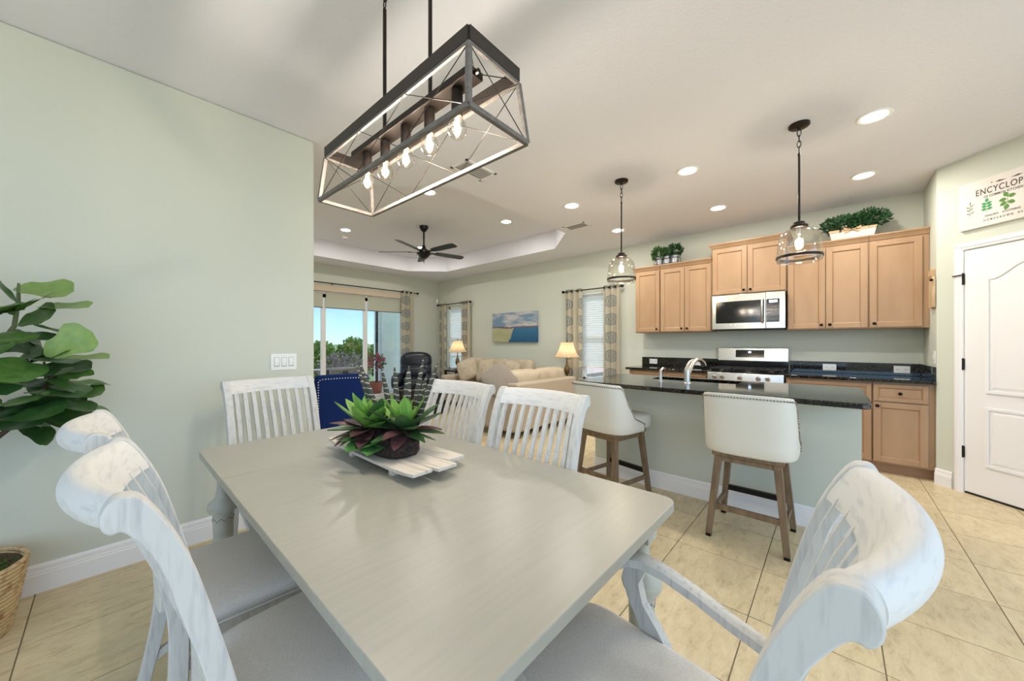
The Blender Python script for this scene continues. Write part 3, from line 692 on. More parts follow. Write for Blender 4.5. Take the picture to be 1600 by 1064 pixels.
for bx_, by_ in ((.17,.25),(.40,.25),(.285,0),(.17,-.25),(.40,-.25)): MB().lathe([(.001,.948),(.035,.948),(.04,.938),(.045,.925),(.001,.925)],18,(bx_,by_,0)).build('burner', M_grill, t, smooth=40)

# ---------------------------------------------------------------- island
IY0, IY1 = -.135, 1.75
t = thing('kitchen_island', 'kitchen island with pale green half wall and maple back cabinets', 'island')
MB().bx(3.19, 3.30, IY0, IY1, 0, .884).build('half_wall', M_wall, t)
MB().bx(3.302, 3.80, IY0+.004, IY1-.004, .10, .69).build('cabinet_body', M_maple, t); MB().bx(3.302, 3.75, IY0+.01, IY1-.01, 0, .10).build('toe_kick', M_maple_edge, t)
MB().bx(3.78, 3.80, IY0+.004, IY1-.004, .69, .884).bx(3.302, 3.78, IY0+.004, IY0+.024, .69, .884).bx(3.302, 3.78, IY1-.024, IY1-.004, .69, .884).build('upper_frame', M_maple, t)
for k in range(4):
    a = IY0+.01+k*(IY1-IY0-.02)/4; b = a+(IY1-IY0-.02)/4; cab = MB(); d = cab_door(t, 0, b-a-.006, .115, .865, None, 0); d.location = (3.80, b-.003, 0); d.rotation_euler = (0,0,PI)
MB().prism([(3.19-a, z) for a, z in base_prof()], 'y', IY0, IY1).prism([(IY0-a, z) for a, z in base_prof()], 'x', 3.175, 3.30).build('baseboard', M_trim, t)
MB().bx(3.175, 3.192, IY0-.01, IY1, .852, .884).build('top_trim', M_trim, t, bevel=.003)
# countertop with sink cut-out
def rrect(x0, x1, y0, y1, r, n=6):
    P = []
    for cx_, cy_, a0 in ((x1-r,y1-r,0),(x0+r,y1-r,PI/2),(x0+r,y0+r,PI),(x1-r,y0+r,1.5*PI)):
        for k in range(n+1): a = a0+k*PI/2/n; P.append((cx_+r*math.cos(a), cy_+r*math.sin(a)))
    return P
SKX0, SKX1, SKY0, SKY1 = 3.47, 3.76, .60, 1.31
po = rrect(2.835, 3.845, -.165, 1.785, .05); pi_ = rrect(SKX0, SKX1, SKY0, SKY1, .03)
m = MB(); n = len(po)
zs = [(po,.884,-.004),(po,.889,0),(po,.912,0),(po,.917,-.005)]
def inset(P, d):
    cx_, cy_ = 3.34, .81
    return [(x-d*(1 if x > cx_ else -1)*-1 if 0 else x+(-d if x > cx_ else d), y+(-d if y > cy_ else d)) for x, y in P]
rows = [[(x, y, z) for x, y in inset(P, -q)] for P, z, q in zs]
rows.append([(x, y, .917) for x, y in pi_]); rows.append([(x, y, .884) for x, y in pi_]); rows.append(rows[0])
m.loft(rows, True, False)
tag(m.build('island_countertop', M_granite, smooth=30), 'glossy black granite island countertop with sink cut-out', 'countertop')
sk = thing('sink', 'dark undermount sink set into the island countertop', 'sink')
q0, q1 = rrect(SKX0-.008, SKX1+.008, SKY0-.008, SKY1+.008, .03), rrect(SKX0+.012, SKX1-.012, SKY0+.012, SKY1-.012, .03)
m = MB(); m.loft([[(x,y,.883) for x,y in q0],[(x,y,.71) for x,y in q1]], True, False); m.f.append(tuple(range(n, 2*n))); m.build('basin', M_black, sk)
MB().lathe([(.001,.713),(.03,.713),(.034,.711)],16,(3.62,.95,0)).build('drain', M_steel, sk)
fc = thing('kitchen_faucet', 'brushed nickel gooseneck faucet on the island', 'faucet', (3.25, .92, .917), math.radians(-14))
MB().lathe([(.001,0),(.030,0),(.030,.006),(.024,.012),(.024,.10),(.022,.125),(.012,.14),(.001,.14)],20).build('base', M_nickel, fc, smooth=40)
MB().tube([(.0,0,.06),(.03,0,.09),(.07,0,.15),(.12,0,.19),(.17,0,.20),(.22,0,.19),(.255,0,.165),(.27,0,.145)],[.015,.015,.016,.017,.017,.018,.021,.022],14).build('spout', M_nickel, fc, smooth=50)
MB().tube([(0,0,.135),(.01,.0,.16),(.04,.0,.185),(.09,.0,.20)],[.014,.011,.009,.008],10).build('lever', M_nickel, fc, smooth=50)
sd = thing('soap_dispenser', 'small brushed nickel soap dispenser left of the faucet', 'soap dispenser', (3.25, 1.14, .917), math.radians(-14))
MB().lathe([(.001,0),(.022,0),(.022,.006),(.014,.010),(.012,.05),(.011,.085),(.001,.085)],16).build('base', M_nickel, sd, smooth=40)
MB().tube([(0,0,.075),(.005,0,.10),(.03,0,.118),(.06,0,.112),(.075,0,.10)],[.010,.011,.011,.010,.009],10).build('spout', M_nickel, sd, smooth=50)

# ---------------------------------------------------------------- bar stools
def stool(loc, rz, label):
    t = thing('bar_stool', label, 'stool', loc, rz, 'bar stools at the island')   # faces +x
    # seat cushion
    MB().sup((.035,0,.618),(.252,.228,.062),.35,.4,32,10).build('seat', M_leather, t, smooth=60)
    # wrap-around back shell
    secs_o = []; N_ = 28; sh = MB(); rows = []
    def pt(a, off, z):
        ex = .22+off; ey = .236+off
        lean = -(z-.60)*.16 if z > .60 else 0
        cxp = max(-1, min(1, math.cos(a))); s_ = math.sin(a)
        x = -ex*abs(math.cos(a))**.45*(1 if math.cos(a) > 0 else -1); y = ey*abs(s_)**.6*(1 if s_ > 0 else -1)
        return (x+lean, y, z)
    amax = PI*.535; zb = .555
    tops = []
    for i in range(N_+1):
        a = -amax+2*amax*i/N_; k = abs(a)/amax
        zt = .945-.05*max(0, (k-.45)/.1*.0) ; s_ = max(0, min(1, (k-.74)/.26)); s_ = s_*s_*(3-2*s_); zt = .945-.29*s_-.02*k*k
        tops.append((a, zt))
    for a, zt in tops:
        r = []
        for q in range(7): z = zb+.012+(zt-zb-.024)*q/6; r.append(pt(a, .014, z))
        r.insert(0, pt(a, .004, zb)); r.append(pt(a, .008, zt)); r.append(pt(a, -.016, zt))
        for q in range(6, -1, -1): z = zb+.012+(zt-zb-.024)*q/6; r.append(pt(a, -.026, z))
        r.append(pt(a, -.016, zb)); rows.append(r)
    sh.loft(rows); sh.build('backrest', M_leather, t, smooth=60)
    back = t.children[-1]
    nh = bpy.data.meshes.new('nailhead'); b = MB().sup((0,0,0),(.0055,.0055,.0055),1,1,8,6); nh = b.mesh('nailhead'); nh.materials.append(M_nail)
    for p in nh.polygons: p.use_smooth = True
    path = [Vector(pt(a, .0175, zt-.018)) for a, zt in tops]+[Vector(pt(amax*.995, .0165, z)) for z in (.62,.60,.575)]
    path = [Vector(pt(-amax*.995, .0165, z)) for z in (.575,.60,.62)]+path
    acc = 0; last = path[0]; nxt = 0; nb = MB()
    for p in path[1:]:
        d = (p-last).length
        while nxt <= acc+d and d > 0:
            q = last.lerp(p, (nxt-acc)/d); shared('nailhead', nh, back, Matrix.Translation(q)); nxt += .0165
        acc += d; last = p
    MB().bx(-.20,.20,-.19,.19,.53,.557).build('swivel_plate', M_stoolwood, t, bevel=.004)
    tp = [(sx_*.165, sy_*.155) for sx_ in (-1,1) for sy_ in (-1,1)]; ft = [(sx_*.215, sy_*.205) for sx_ in (-1,1) for sy_ in (-1,1)]
    for a, b in zip(tp, ft):
        lg = MB(); w0, w1_ = .021, .017
        lg.loft([[(b[0]-w1_,b[1]-w1_,.018),(b[0]+w1_,b[1]-w1_,.018),(b[0]+w1_,b[1]+w1_,.018),(b[0]-w1_,b[1]+w1_,.018)],[(a[0]-w0,a[1]-w0,.55),(a[0]+w0,a[1]-w0,.55),(a[0]+w0,a[1]+w0,.55),(a[0]-w0,a[1]+w0,.55)]])
        L_ = lg.build('leg', M_stoolwood, t, bevel=.003); MB().bx(b[0]-.015,b[0]+.015,b[1]-.015,b[1]+.015,0,.019).build('foot_cap', M_foot, L_)
    for i, j in ((0,1),(2,3),(0,2),(1,3)): MB().bar((*tp[i],.515),(*tp[j],.515),.022,.045).build('apron', M_stoolwood, t)
    def at(i, z): u = z/.55; return (ft[i][0]+(tp[i][0]-ft[i][0])*u, ft[i][1]+(tp[i][1]-ft[i][1])*u, z)
    MB().bar(at(0,.20), at(1,.20), .020, .034).build('stretcher', M_stoolwood, t)
    for i, j in ((0,2),(1,3)): MB().bar(at(i,.16), at(j,.16), .018, .030).build('stretcher', M_stoolwood, t)
    MB().bar(at(2,.205), at(3,.205), .026, .036).build('footrest', M_foot, t)
stool((2.835, .405, 0), math.radians(0), 'cream leather swivel stool with nailhead trim nearer the camera, at the middle of the island')
stool((2.80, 1.38, 0), math.radians(-12), 'cream leather swivel stool at the far left end of the island, seat turned')

# ---------------------------------------------------------------- dining table
TX0, TX1, TY0, TY1, TH = .272, 1.212, .371, 2.215, .76
t = thing('dining_table', 'greige painted dining table with turned legs', 'table', ((TX0+TX1)/2, (TY0+TY1)/2, 0))
hx, hy = (TX1-TX0)/2, (TY1-TY0)/2
def clipped(hx, hy, r): return rrect(-hx, hx, -hy, hy, r, 5)
gap = .0015; ys_ = [-hy, -hy/3.2, hy/3.2, hy]
P = clipped(hx, hy, .045)
# top made of leaves: near end, centre leaf, far end
def leaf_poly(y0, y1):
    Q = [(x, y) for x, y in P if y0 <= y <= y1]
    if y0 > -hy: Q += [(-hx, y0), (hx, y0)]
    if y1 < hy: Q += [(-hx, y1), (hx, y1)]
    cx_ = 0; cy_ = (y0+y1)/2; Q.sort(key=lambda p: math.atan2((p[1]-cy_)/(y1-y0), (p[0]-cx_)/(2*hx))); return Q
MB().prism(leaf_poly(-hy, hy*.42-gap), 'z', TH-.028, TH).build('table_top', M_table, t, bevel=.002)
MB().prism(leaf_poly(hy*.42, hy), 'z', TH-.028, TH).build('top_leaf', M_table, t, bevel=.002)
MB().bx(-hx+.012,hx-.012,-hy+.012,hy-.012,TH-.042,TH-.028).build('sub_top', M_leg, t, bevel=.003)
for a in ((-hx+.075,-hx+.10,-hy+.10,hy-.10),(hx-.10,hx-.075,-hy+.10,hy-.10),(-hx+.10,hx-.10,-hy+.135,-hy+.16),(-hx+.10,hx-.10,hy-.16,hy-.135)):
    MB().bx(*a, TH-.125, TH-.042).build('apron', M_leg, t)
for sx_ in (-1,1):
    for sy_ in (-1,1):
        lx, ly = sx_*(hx-.082), sy_*(hy-.085)
        L_ = MB().lathe([(.001,0),(.030,0),(.034,.02),(.026,.05),(.030,.09),(.036,.22),(.039,.40),(.040,.455),(.040,.475),(.056,.482),(.062,.50),(.058,.518),(.042,.532),(.031,.545),(.027,.57),(.024,.60),(.024,.625),(.030,.632),(.030,.64),(.001,.64)],28,(lx,ly,0)).build('leg', M_leg, t, smooth=40)
        MB().bx(lx-.036,lx+.036,ly-.036,ly+.036,.64,TH-.042).build('leg_block', M_leg, L_, bevel=.003)
        cv = MB(); Z = []
        for k in range(17): a = 2*PI*k/16; Z.append((lx+.0402*math.cos(a), ly+.0402*math.sin(a), .445+(.008 if k % 2 else -.008)))
        cv.tube(Z[:-1], .0016, 5, closed=True); cv.build('carved_line', mat_line if 'mat_line' in globals() else M_cage, L_)

# ---------------------------------------------------------------- dining chairs
CW = .25      # half width over the posts
FRONT = [(-.210,.48),(-.243,.664),(-.278,.816),(-.305,.9145),(-.334,.986),(-.360,1.030),(-.378,1.039),(-.392,1.036),(-.4015,1.018),(-.4005,1.0),(-.392,.989),(-.376,.985)]
BACK = [(-.343,.926),(-.3175,.8295),(-.2915,.7266),(-.268,.60),(-.252,.48)]
LOW = [(-.256,.30),(-.285,.12),(-.315,0),(-.278,0),(-.248,.13),(-.215,.30)]
def smooth_path(P, n=4):
    out = []
    for i in range(len(P)-1):
        p0, p1, p2, p3 = P[max(0,i-1)], P[i], P[i+1], P[min(len(P)-1,i+2)]
        for k in range(n):
            u = k/n; out.append(tuple(.5*((2*p1[a])+(-p0[a]+p2[a])*u+(2*p0[a]-5*p1[a]+4*p2[a]-p3[a])*u*u+(-p0[a]+3*p1[a]-3*p2[a]+p3[a])*u**3) for a in (0,1)))
    return out+[P[-1]]
POST = smooth_path(FRONT+BACK+LOW[:3])+smooth_path(LOW[3:]+[FRONT[0]])[:-1]
def fy(z):   # front face y of the back at height z
    for (y0, z0), (y1, z1) in zip(FRONT[:6], FRONT[1:6]):
        if z0 <= z <= z1: return y0+(y1-y0)*(z-z0)/(z1-z0)
    return FRONT[0][0]
def bow(x, z): return -.050*max(0, 1-(x/(CW-.034))**2)*min(1, max(0, (z-.45)/.5))
def make_chair(label, arms=False):
    t = thing('dining_chair' if not arms else 'dining_armchair', label, 'chair', (0,0,0), 0, 'whitewashed slat-back dining chairs')
    for s in (-1, 1):
        x0 = s*CW; x1 = s*(CW-.036); m = MB(); m.prism(POST, 'x', min(x0,x1), max(x0,x1)); m.build('post', M_dist, t, bevel=.0025, smooth=50)
    # top rail, bowed back, with the scroll section
    prof = smooth_path([(-.3265,.966),(-.334,.986),(-.360,1.030),(-.378,1.039),(-.392,1.036),(-.4015,1.018),(-.4005,1.0),(-.392,.989),(-.376,.985),(-.358,.973),(-.346,.966)])
    secs = []
    for k in range(25):
        x = -CW+.034+(2*CW-.068)*k/24; secs.append([(x, y+bow(x, z)-.002, z-.003) for y, z in prof])
    MB().loft(secs).build('top_rail', M_distx, t, smooth=50)
    secs = []
    for k in range(9):
        x = -CW+.034+(2*CW-.068)*k/8; b = bow(x,.55); f = fy(.56); secs.append([(x, f-.006+b, .545), (x, f-.006+b-.004, .60), (x, f-.032+b-.004, .60), (x, f-.032+b, .545)])
    MB().loft(secs).build('lower_rail', M_distx, t)
    sp = []
    for k in range(9):
        x = -CW+.060+(2*CW-.12)*k/8; secs = []
        for q in range(7):
            z = .59+(.978-.59)*q/6; y = fy(z)-.012+bow(x, z); secs.append([(x-.0105, y+.007, z),(x+.0105, y+.007, z),(x+.0105, y-.007, z),(x-.0105, y-.007, z)])
        MB().loft(secs).build('slat', M_dist, t)
    # seat frame, cushion
    fw, bw_ = .255, .232
    MB().prism([(-bw_,-.235),(bw_,-.235),(fw,.225),(-fw,.225)], 'z', .395, .440).build('seat_frame', M_dist, t, bevel=.006)
    m = MB(); secs = []
    for dz, ins in ((0,.012),(.006,.002),(.022,-.004),(.036,.004),(.045,.022),(.050,.06),(.053,.12)):
        ring_ = []
        for k in range(48):
            a = 2*PI*k/48; ca, sa = math.cos(a), math.sin(a); u = abs(ca)**.28*(1 if ca > 0 else -1); v = abs(sa)**.28*(1 if sa > 0 else -1)
            yy = .005+v*(.235-ins); ww = (bw_+(fw-bw_)*(yy+.23)/.46)+.004-ins; ring_.append((u*ww, yy, .440+dz))
        secs.append(ring_)
    m.loft(secs); m.build('seat_cushion', M_seat, t, smooth=60)
    MB().tube([(bw_+.004,-.215,.444),(fw+.006,.215,.444)],.004,6).build('welt', M_seat, t); MB().tube([(-bw_-.004,-.215,.444),(-fw-.006,.215,.444)],.004,6).build('welt', M_seat, t)
    for s in (-1, 1):
        lg = MB(); secs = []
        for z, w in ((0,.013),(.02,.016),(.30,.020),(.40,.021)):
            cx_ = s*(fw-.024); secs.append([(cx_-w,.20-w,z),(cx_+w,.20-w,z),(cx_+w,.20+w,z),(cx_-w,.20+w,z)])
        lg.loft(secs); lg.build('front_leg', M_dist, t, bevel=.004)
        x = s*(fw-.028); MB().bar((x,.195,.36),(s*(CW-.02),-.275,.13),.018,.026).build('cross_brace', M_dist, t); MB().bar((x+s*-.018,.195,.10),(s*(CW-.04),-.238,.37),.018,.026).build('cross_brace', M_dist, t)
    MB().prism([(-.15,.545),(.15,.545),(.11,.47),(0,.44),(-.11,.47)],'y',-.262,-.245).build('back_apron', M_distx, t, bevel=.004)
    if arms:
        for s in (-1, 1):
            # arm rest sweeping from the post to a rolled end
            pts = [(-.232,.605),(-.16,.612),(-.08,.632),(0,.655),(.05,.664),(.085,.660),(.105,.645)]
            secs = []
            for i, (y, z) in enumerate(pts):
                xo = s*(CW-.012+.028*math.sin(PI*min(1,(y+.232)/.34))); w = .017+.008*i/6; h_ = .014
                secs.append([(xo-w,y,z-h_),(xo+w,y,z-h_),(xo+w,y,z+h_*.5),(xo+w*.5,y,z+h_),(xo-w*.5,y,z+h_),(xo-w,y,z+h_*.5)])
            MB().loft(secs).build('arm_rest', M_dist, t, smooth=50)
            pts = [(.07,.645,.030),(.085,.60,.024),(.07,.55,.022),(.035,.50,.028),(.01,.455,.034),(.0,.41,.036)]
            secs = [[(s*(CW+.004)-.014,y-w,z),(s*(CW+.004)+.014,y-w,z),(s*(CW+.004)+.014,y+w,z),(s*(CW+.004)-.014,y+w,z)] for y, z, w in pts]
            MB().loft(secs).build('arm_support', M_dist, t, smooth=40)
    return t
c1 = make_chair('whitewashed slat-back chair in the left foreground, grey seat beside the table corner')
c1.location = (.392, 1.005, 0); c1.rotation_euler = (0, 0, -PI/2)
dup(c1, (.357, 1.575, 0), -PI/2, 'whitewashed chair behind the foreground one, in front of the fig plant')
dup(c1, (.962, 1.02, 0), PI/2, 'whitewashed chair at the far side of the table nearest the bar stools')
dup(c1, (.962, 1.585, 0), PI/2, 'whitewashed chair seen between the succulent centrepiece and the sofa')
a1 = make_chair('whitewashed armchair at the near end of the table in the right foreground', True)
a1.location = (.719, .352, 0); a1.rotation_euler = (0, 0, math.radians(-3.5))
dup(a1, (.715, 2.28, 0), PI+math.radians(6), 'whitewashed chair at the far end of the table below the light switch')

# ---------------------------------------------------------------- centrepiece
random.seed(5)
cp = thing('plank_tray', 'whitewashed wooden plank tray with upturned ends on the table', 'tray', (.828, 1.42, TH), 0)
for k, (x0, x1, e0, e1) in enumerate(((-.140,-.050,-.345,.375),(-.047,.045,-.365,.36),(.048,.140,-.30,.33))):
    secs = []
    for q in range(13):
        y = e0+(e1-e0)*q/12; z = .028+.16*max(0, abs(y)-.12)**2; hh = 1 if 0 < q < 12 else .75
        secs.append([(x0+(1-hh)*.02,y,z),(x1-(1-hh)*.02,y,z),(x1-(1-hh)*.02,y,z+.011),(x0+(1-hh)*.02,y,z+.011)])
    MB().loft(secs).build('plank', M_board, cp)
for y in (-.17,.17): MB().bx(-.12,.12,y-.014,y+.014,0,.029).build('foot_bar', M_board, cp)
def agave_mesh(name, m_, curve, wide=.5):
    m = MB(); n = 7; v = []; 
    for i in range(n+1):
        u = i/n; w = wide*(math.sin(PI*min(1, u*.80+.16))**.9) if i < n else .004; z = curve*(u**1.7)
        v += [(-w/2, u, z+.10*w), (0, u, z-.02), (w/2, u, z+.10*w)]
    o = len(m.v); m.v += v
    for i in range(n):
        for j in range(2): a = i*3+j; m.f.append((a, a+1, a+4, a+3))
    me = m.mesh(name); me.materials.append(m_)
    for p in me.polygons: p.use_smooth = True
    return me
AG = {k: agave_mesh('leaf', k, c, w) for k, c, w in ((M_agave,.18,.40),(M_agave2,.08,.40),(M_agave3,-.08,.40),(M_agave4,.05,.75))}
ar = thing('succulent_arrangement', 'artificial arrangement of green and burgundy agaves with zebra-striped spikes', 'plant', (.80, 1.43, TH+.04))
b = MB().sup((0,-.03,.033),(.085,.145,.052),.8,.8,28,14)
for i, p in enumerate(b.v):
    j = 1+.05*random.uniform(-1,1); b.v[i] = (p[0]*j, (p[1]+.03)*j-.03, p[2])
b.build('moss_ball', M_soil, ar)
def rosette(cx_, cy_, cz, Lmax, rings, seed, tilt=(0,0,0)):
    random.seed(seed)
    for n_, elev, L_, ms in rings:
        for k in range(n_):
            a = 2*PI*k/n_+random.uniform(-.15,.15)+elev; el = math.radians(elev+random.uniform(-6,6)); d = Vector((math.cos(a)*math.cos(el), math.sin(a)*math.cos(el), math.sin(el)))+Vector(tilt)
            nrm = Vector((-math.cos(a)*math.sin(el), -math.sin(a)*math.sin(el), math.cos(el)))
            l = Lmax*L_*random.uniform(.9,1.08)
            if cz+d.normalized().z*l < -.02: d.z = max(d.z, -.25)
            shared('leaf', AG[random.choice(ms)], ar, frame_matrix((cx_,cy_,cz), d, nrm, l, l*random.uniform(.9,1.05)))
rosette(.03,-.085,.095,.178,[(3,74,.70,[M_agave]),(5,52,.92,[M_agave,M_agave]),(7,30,1,[M_agave,M_agave2,M_agave]),(9,10,1,[M_agave3,M_agave2,M_agave3]),(9,-10,.92,[M_agave3,M_agave2]),(8,-28,.72,[M_agave3,M_agave2])],3)
rosette(-.045,.08,.09,.185,[(3,72,.72,[M_agave]),(5,50,.95,[M_agave,M_agave2]),(7,28,1,[M_agave,M_agave]),(9,8,1,[M_agave3,M_agave2,M_agave]),(9,-10,.95,[M_agave3,M_agave2]),(8,-26,.75,[M_agave3,M_agave2])],8)
for a, e_, l in ((2.9,0,.16),(3.4,-8,.18),(3.9,-12,.17),(4.3,-8,.14),(2.4,5,.15)):
    el = math.radians(e_); d = Vector((math.cos(a)*math.cos(el), math.sin(a)*math.cos(el), math.sin(el))); shared('leaf', AG[M_agave4], ar, frame_matrix((-.03,-.0,.06), d, (0,0,1), l, l))
def spike_mat():
    m = mat('zebra_spike', (66,66,54), .5); nt = m.node_tree; N, Lk = nt.nodes, nt.links
    uv = N.new('ShaderNodeTexCoord'); s = N.new('ShaderNodeSeparateXYZ'); Lk.new(uv.outputs['Object'], s.inputs[0])
    nz = N.new('ShaderNodeTexNoise'); nz.inputs['Scale'].default_value = 25; Lk.new(uv.outputs['Object'], nz.inputs['Vector'])
    a = N.new('ShaderNodeMath'); a.operation = 'MULTIPLY_ADD'; a.inputs[1].default_value = .03; Lk.new(nz.outputs['Fac'], a.inputs[0]); Lk.new(s.outputs['Z'], a.inputs[2])
    b = N.new('ShaderNodeMath'); b.operation = 'MULTIPLY'; b.inputs[1].default_value = 40; Lk.new(a.outputs[0], b.inputs[0])
    c = N.new('ShaderNodeMath'); c.operation = 'FRACT'; Lk.new(b.outputs[0], c.inputs[0])
    g = N.new('ShaderNodeValToRGB'); E = g.color_ramp.elements; E[0].position = .78; E[0].color = (*lin((60,58,48)),1); E[1].position = .84; E[1].color = (*lin((176,168,146)),1); Lk.new(c.outputs[0], g.inputs[0]); Lk.new(g.outputs[0], N['Principled BSDF'].inputs['Base Color'])
    return m
M_spike = spike_mat()
for (x, y, lx, ly, L_, w) in ((.02,.06,-.10,.13,.33,.015),(.05,.03,-.06,.05,.30,.014),(.055,.005,-.02,.02,.31,.014),(.06,-.03,.01,-.03,.31,.019),(.07,-.05,.05,-.07,.345,.013),(.06,-.08,.09,-.13,.325,.014),(.01,.075,-.08,.16,.31,.012),(.075,-.05,.05,-.10,.28,.014)):
    P = [(x+lx*u*.75, y+ly*u*.75, .05+L_*u) for u in (0,.2,.4,.6,.8,.93,1)]
    rr = [w*.8, w, w, w*.92, w*.7, w*.4, .0012]; m = MB(); secs = []
    for (px, py, pz), r in zip(P, rr):
        ax = Vector((.6665,-.7455,0)); ay = Vector((.7455,.6665,0)); secs.append([Vector((px,py,pz))+ax*r*math.cos(q)+ay*r*.35*math.sin(q) for q in [2*PI*k/8 for k in range(8)]])
    m.loft(secs); m.build('spike', M_spike, ar, smooth=60)

# ---------------------------------------------------------------- fiddle leaf fig in basket
fg = thing('fiddle_leaf_fig', 'fiddle leaf fig plant with large green leaves at the left edge', 'plant', (-.45, 2.72, .245))
def fig_leaf(m_):
    m = MB(); n = 20; prof = [.06,.40,.60,.60,.70,.90,1.0,.86,.0]
    for i in range(n+1):
        u = i/n; q = min(7.999, u*8); k0 = int(q); fr_ = q-k0; fr_ = fr_ if k0 < 7 else 1-math.sqrt(max(0, 1-fr_*fr_)); w = (prof[k0]*(1-fr_)+prof[k0+1]*fr_)*.5; z = -.16*u*u+.02*math.sin(u*9)
        m.v += [(-w, u, z+.10*w), (-w*.5, u, z+.035*w), (0, u, z-.012), (w*.5, u, z+.035*w), (w, u, z+.10*w)]
    for i in range(n):
        for j in range(4): a = i*5+j; m.f.append((a, a+1, a+6, a+5))
    me = m.mesh('leaf'); me.materials.append(m_)
    for p in me.polygons: p.use_smooth = True
    return me
FL = [fig_leaf(M_fig), fig_leaf(M_fig2), fig_leaf(M_fig3)]
LV = [((-0.288, 2.72, 1.499), (-0.141, 2.66, 1.521), 0.62), ((-0.269, 2.66, 1.422), (-0.304, 2.55, 1.533), 0.6), ((-0.277, 2.64, 1.382), (-0.212, 2.55, 1.463), 0.6), ((-0.221, 2.7, 1.423), (-0.092, 2.62, 1.448), 0.5), ((-0.269, 2.66, 1.338), (-0.187, 2.6, 1.408), 0.6), ((-0.315, 2.6, 1.369), (-0.257, 2.5, 1.433), 0.6), ((-0.254, 2.75, 1.348), (-0.166, 2.8, 1.328), 0.4), ((-0.28, 2.7, 1.254), (-0.185, 2.75, 1.314), 0.4), ((-0.279, 2.66, 1.268), (-0.185, 2.7, 1.296), 0.4), ((-0.192, 2.6, 1.203), (-0.08, 2.55, 1.301), 0.75), ((-0.19, 2.62, 1.214), (-0.286, 2.7, 1.192), 0.6), ((-0.166, 2.68, 1.183), (-0.025, 2.64, 1.207), 0.42), ((-0.154, 2.7, 1.092), (-0.107, 2.72, 1.155), 0.7), ((-0.24, 2.6, 1.188), (-0.126, 2.52, 1.192), 0.4), ((-0.166, 2.74, 1.066), (-0.018, 2.8, 1.069), 0.35), ((-0.315, 2.6, 1.196), (-0.232, 2.5, 1.13), 0.5), ((-0.2, 2.66, 1.098), (-0.083, 2.6, 1.052), 0.4), ((-0.245, 2.58, 1.046), (-0.106, 2.5, 1.045), 0.38), ((-0.136, 2.72, 1.01), (-0.034, 2.7, 1.039), 0.5), ((-0.213, 2.64, 1.003), (-0.06, 2.6, 0.971), 0.42), ((-0.108, 2.74, 0.961), (-0.004, 2.76, 0.926), 0.35), ((-0.309, 2.55, 0.949), (-0.163, 2.45, 0.991), 0.5), ((-0.23, 2.68, 0.915), (-0.126, 2.7, 0.871), 0.35), ((-0.26, 2.6, 1.085), (-0.31, 2.5, 1.127), 0.6), ((-0.294, 2.55, 1.012), (-0.216, 2.48, 1.037), 0.45), ((-0.192, 2.72, 0.936), (-0.125, 2.78, 0.89), 0.35), ((-0.242, 2.68, 1.123), (-0.154, 2.6, 1.139), 0.4), ((-0.307, 2.6, 1.303), (-0.267, 2.52, 1.276), 0.6), ((-0.251, 2.6, 0.974), (-0.313, 2.5, 1.033), 0.5)]
random.seed(11)
org = Vector(fg.location); toC = Vector((.13, -.95, .25))
for i, (bp_, tp_, wf) in enumerate(LV):
    b, p = Vector(bp_)-org, Vector(tp_)-org; d = p-b; L_ = d.length*1.0
    k = (wf-.35)/.4; n = (toC*max(.15, k)+Vector((0,0,1))*(1.0-.7*k)+Vector((random.uniform(-.2,.2),0,0))).normalized()
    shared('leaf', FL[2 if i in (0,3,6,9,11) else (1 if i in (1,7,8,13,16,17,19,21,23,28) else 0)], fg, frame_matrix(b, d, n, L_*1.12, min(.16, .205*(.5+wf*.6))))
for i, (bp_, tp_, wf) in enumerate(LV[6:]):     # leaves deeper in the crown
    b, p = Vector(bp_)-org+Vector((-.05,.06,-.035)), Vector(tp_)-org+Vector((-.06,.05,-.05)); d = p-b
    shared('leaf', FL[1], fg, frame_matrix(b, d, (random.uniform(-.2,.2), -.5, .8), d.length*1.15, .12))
for k in range(26):     # the rest of the crown, towards the far side of the stem
    a = random.uniform(PI*.62, PI*1.75); z = random.uniform(.62, 1.40); r0 = random.uniform(.03,.14); el = random.uniform(-.3,.6)
    b = Vector((r0*math.cos(a), r0*math.sin(a), z)); d = Vector((math.cos(a)*math.cos(el), math.sin(a)*math.cos(el)*.8, math.sin(el)))
    if b.y+d.y*.18 > .24: continue
    shared('leaf', FL[k % 2], fg, frame_matrix(b, d, (d.x*-.5, -.4, .8), random.uniform(.17,.22), random.uniform(.11,.15)))
MB().tube([(0,0,0),(.01,0,.35),(.04,-.01,.60),(.08,-.02,.85),(.13,-.04,1.0),(.17,-.04,1.09),(.18,-.04,1.2),(.18,-.03,1.28)],[.016,.014,.013,.011,.010,.008,.007,.004],8).build('trunk', M_stem, fg, smooth=60)
MB().tube([(.01,0,.40),(.10,-.03,.58),(.20,-.05,.69),(.27,-.05,.86),(.25,-.06,.93)],[.012,.011,.009,.007,.004],8).build('branch', M_bark, fg, smooth=60)
MB().tube([(.0,0,.30),(-.06,-.02,.6),(-.09,0,.9),(-.08,-.03,1.2)],[.012,.010,.008,.004],8).build('branch', M_bark, fg, smooth=60)
bk = thing('woven_basket', 'round woven seagrass basket on the floor at the left edge', 'basket', (-.45, 2.72, 0))
rows = 17
for k in range(rows):
    z = .010+k*.0182; r = .148+.052*min(1, (z/.30))**.8; P = [(r*math.cos(2*PI*q/48), r*math.sin(2*PI*q/48), z+.0012*math.sin(2*PI*q/48*12+k*PI)) for q in range(48)]
    MB().tube(P, .0096, 6, closed=True).build('coil', M_rattan, bk, smooth=60)
MB().lathe([(.001,.004),(.140,.004),(.185,.29),(.001,.235)],24).build('liner', M_bark, bk)
random.seed(2); ms = MB()
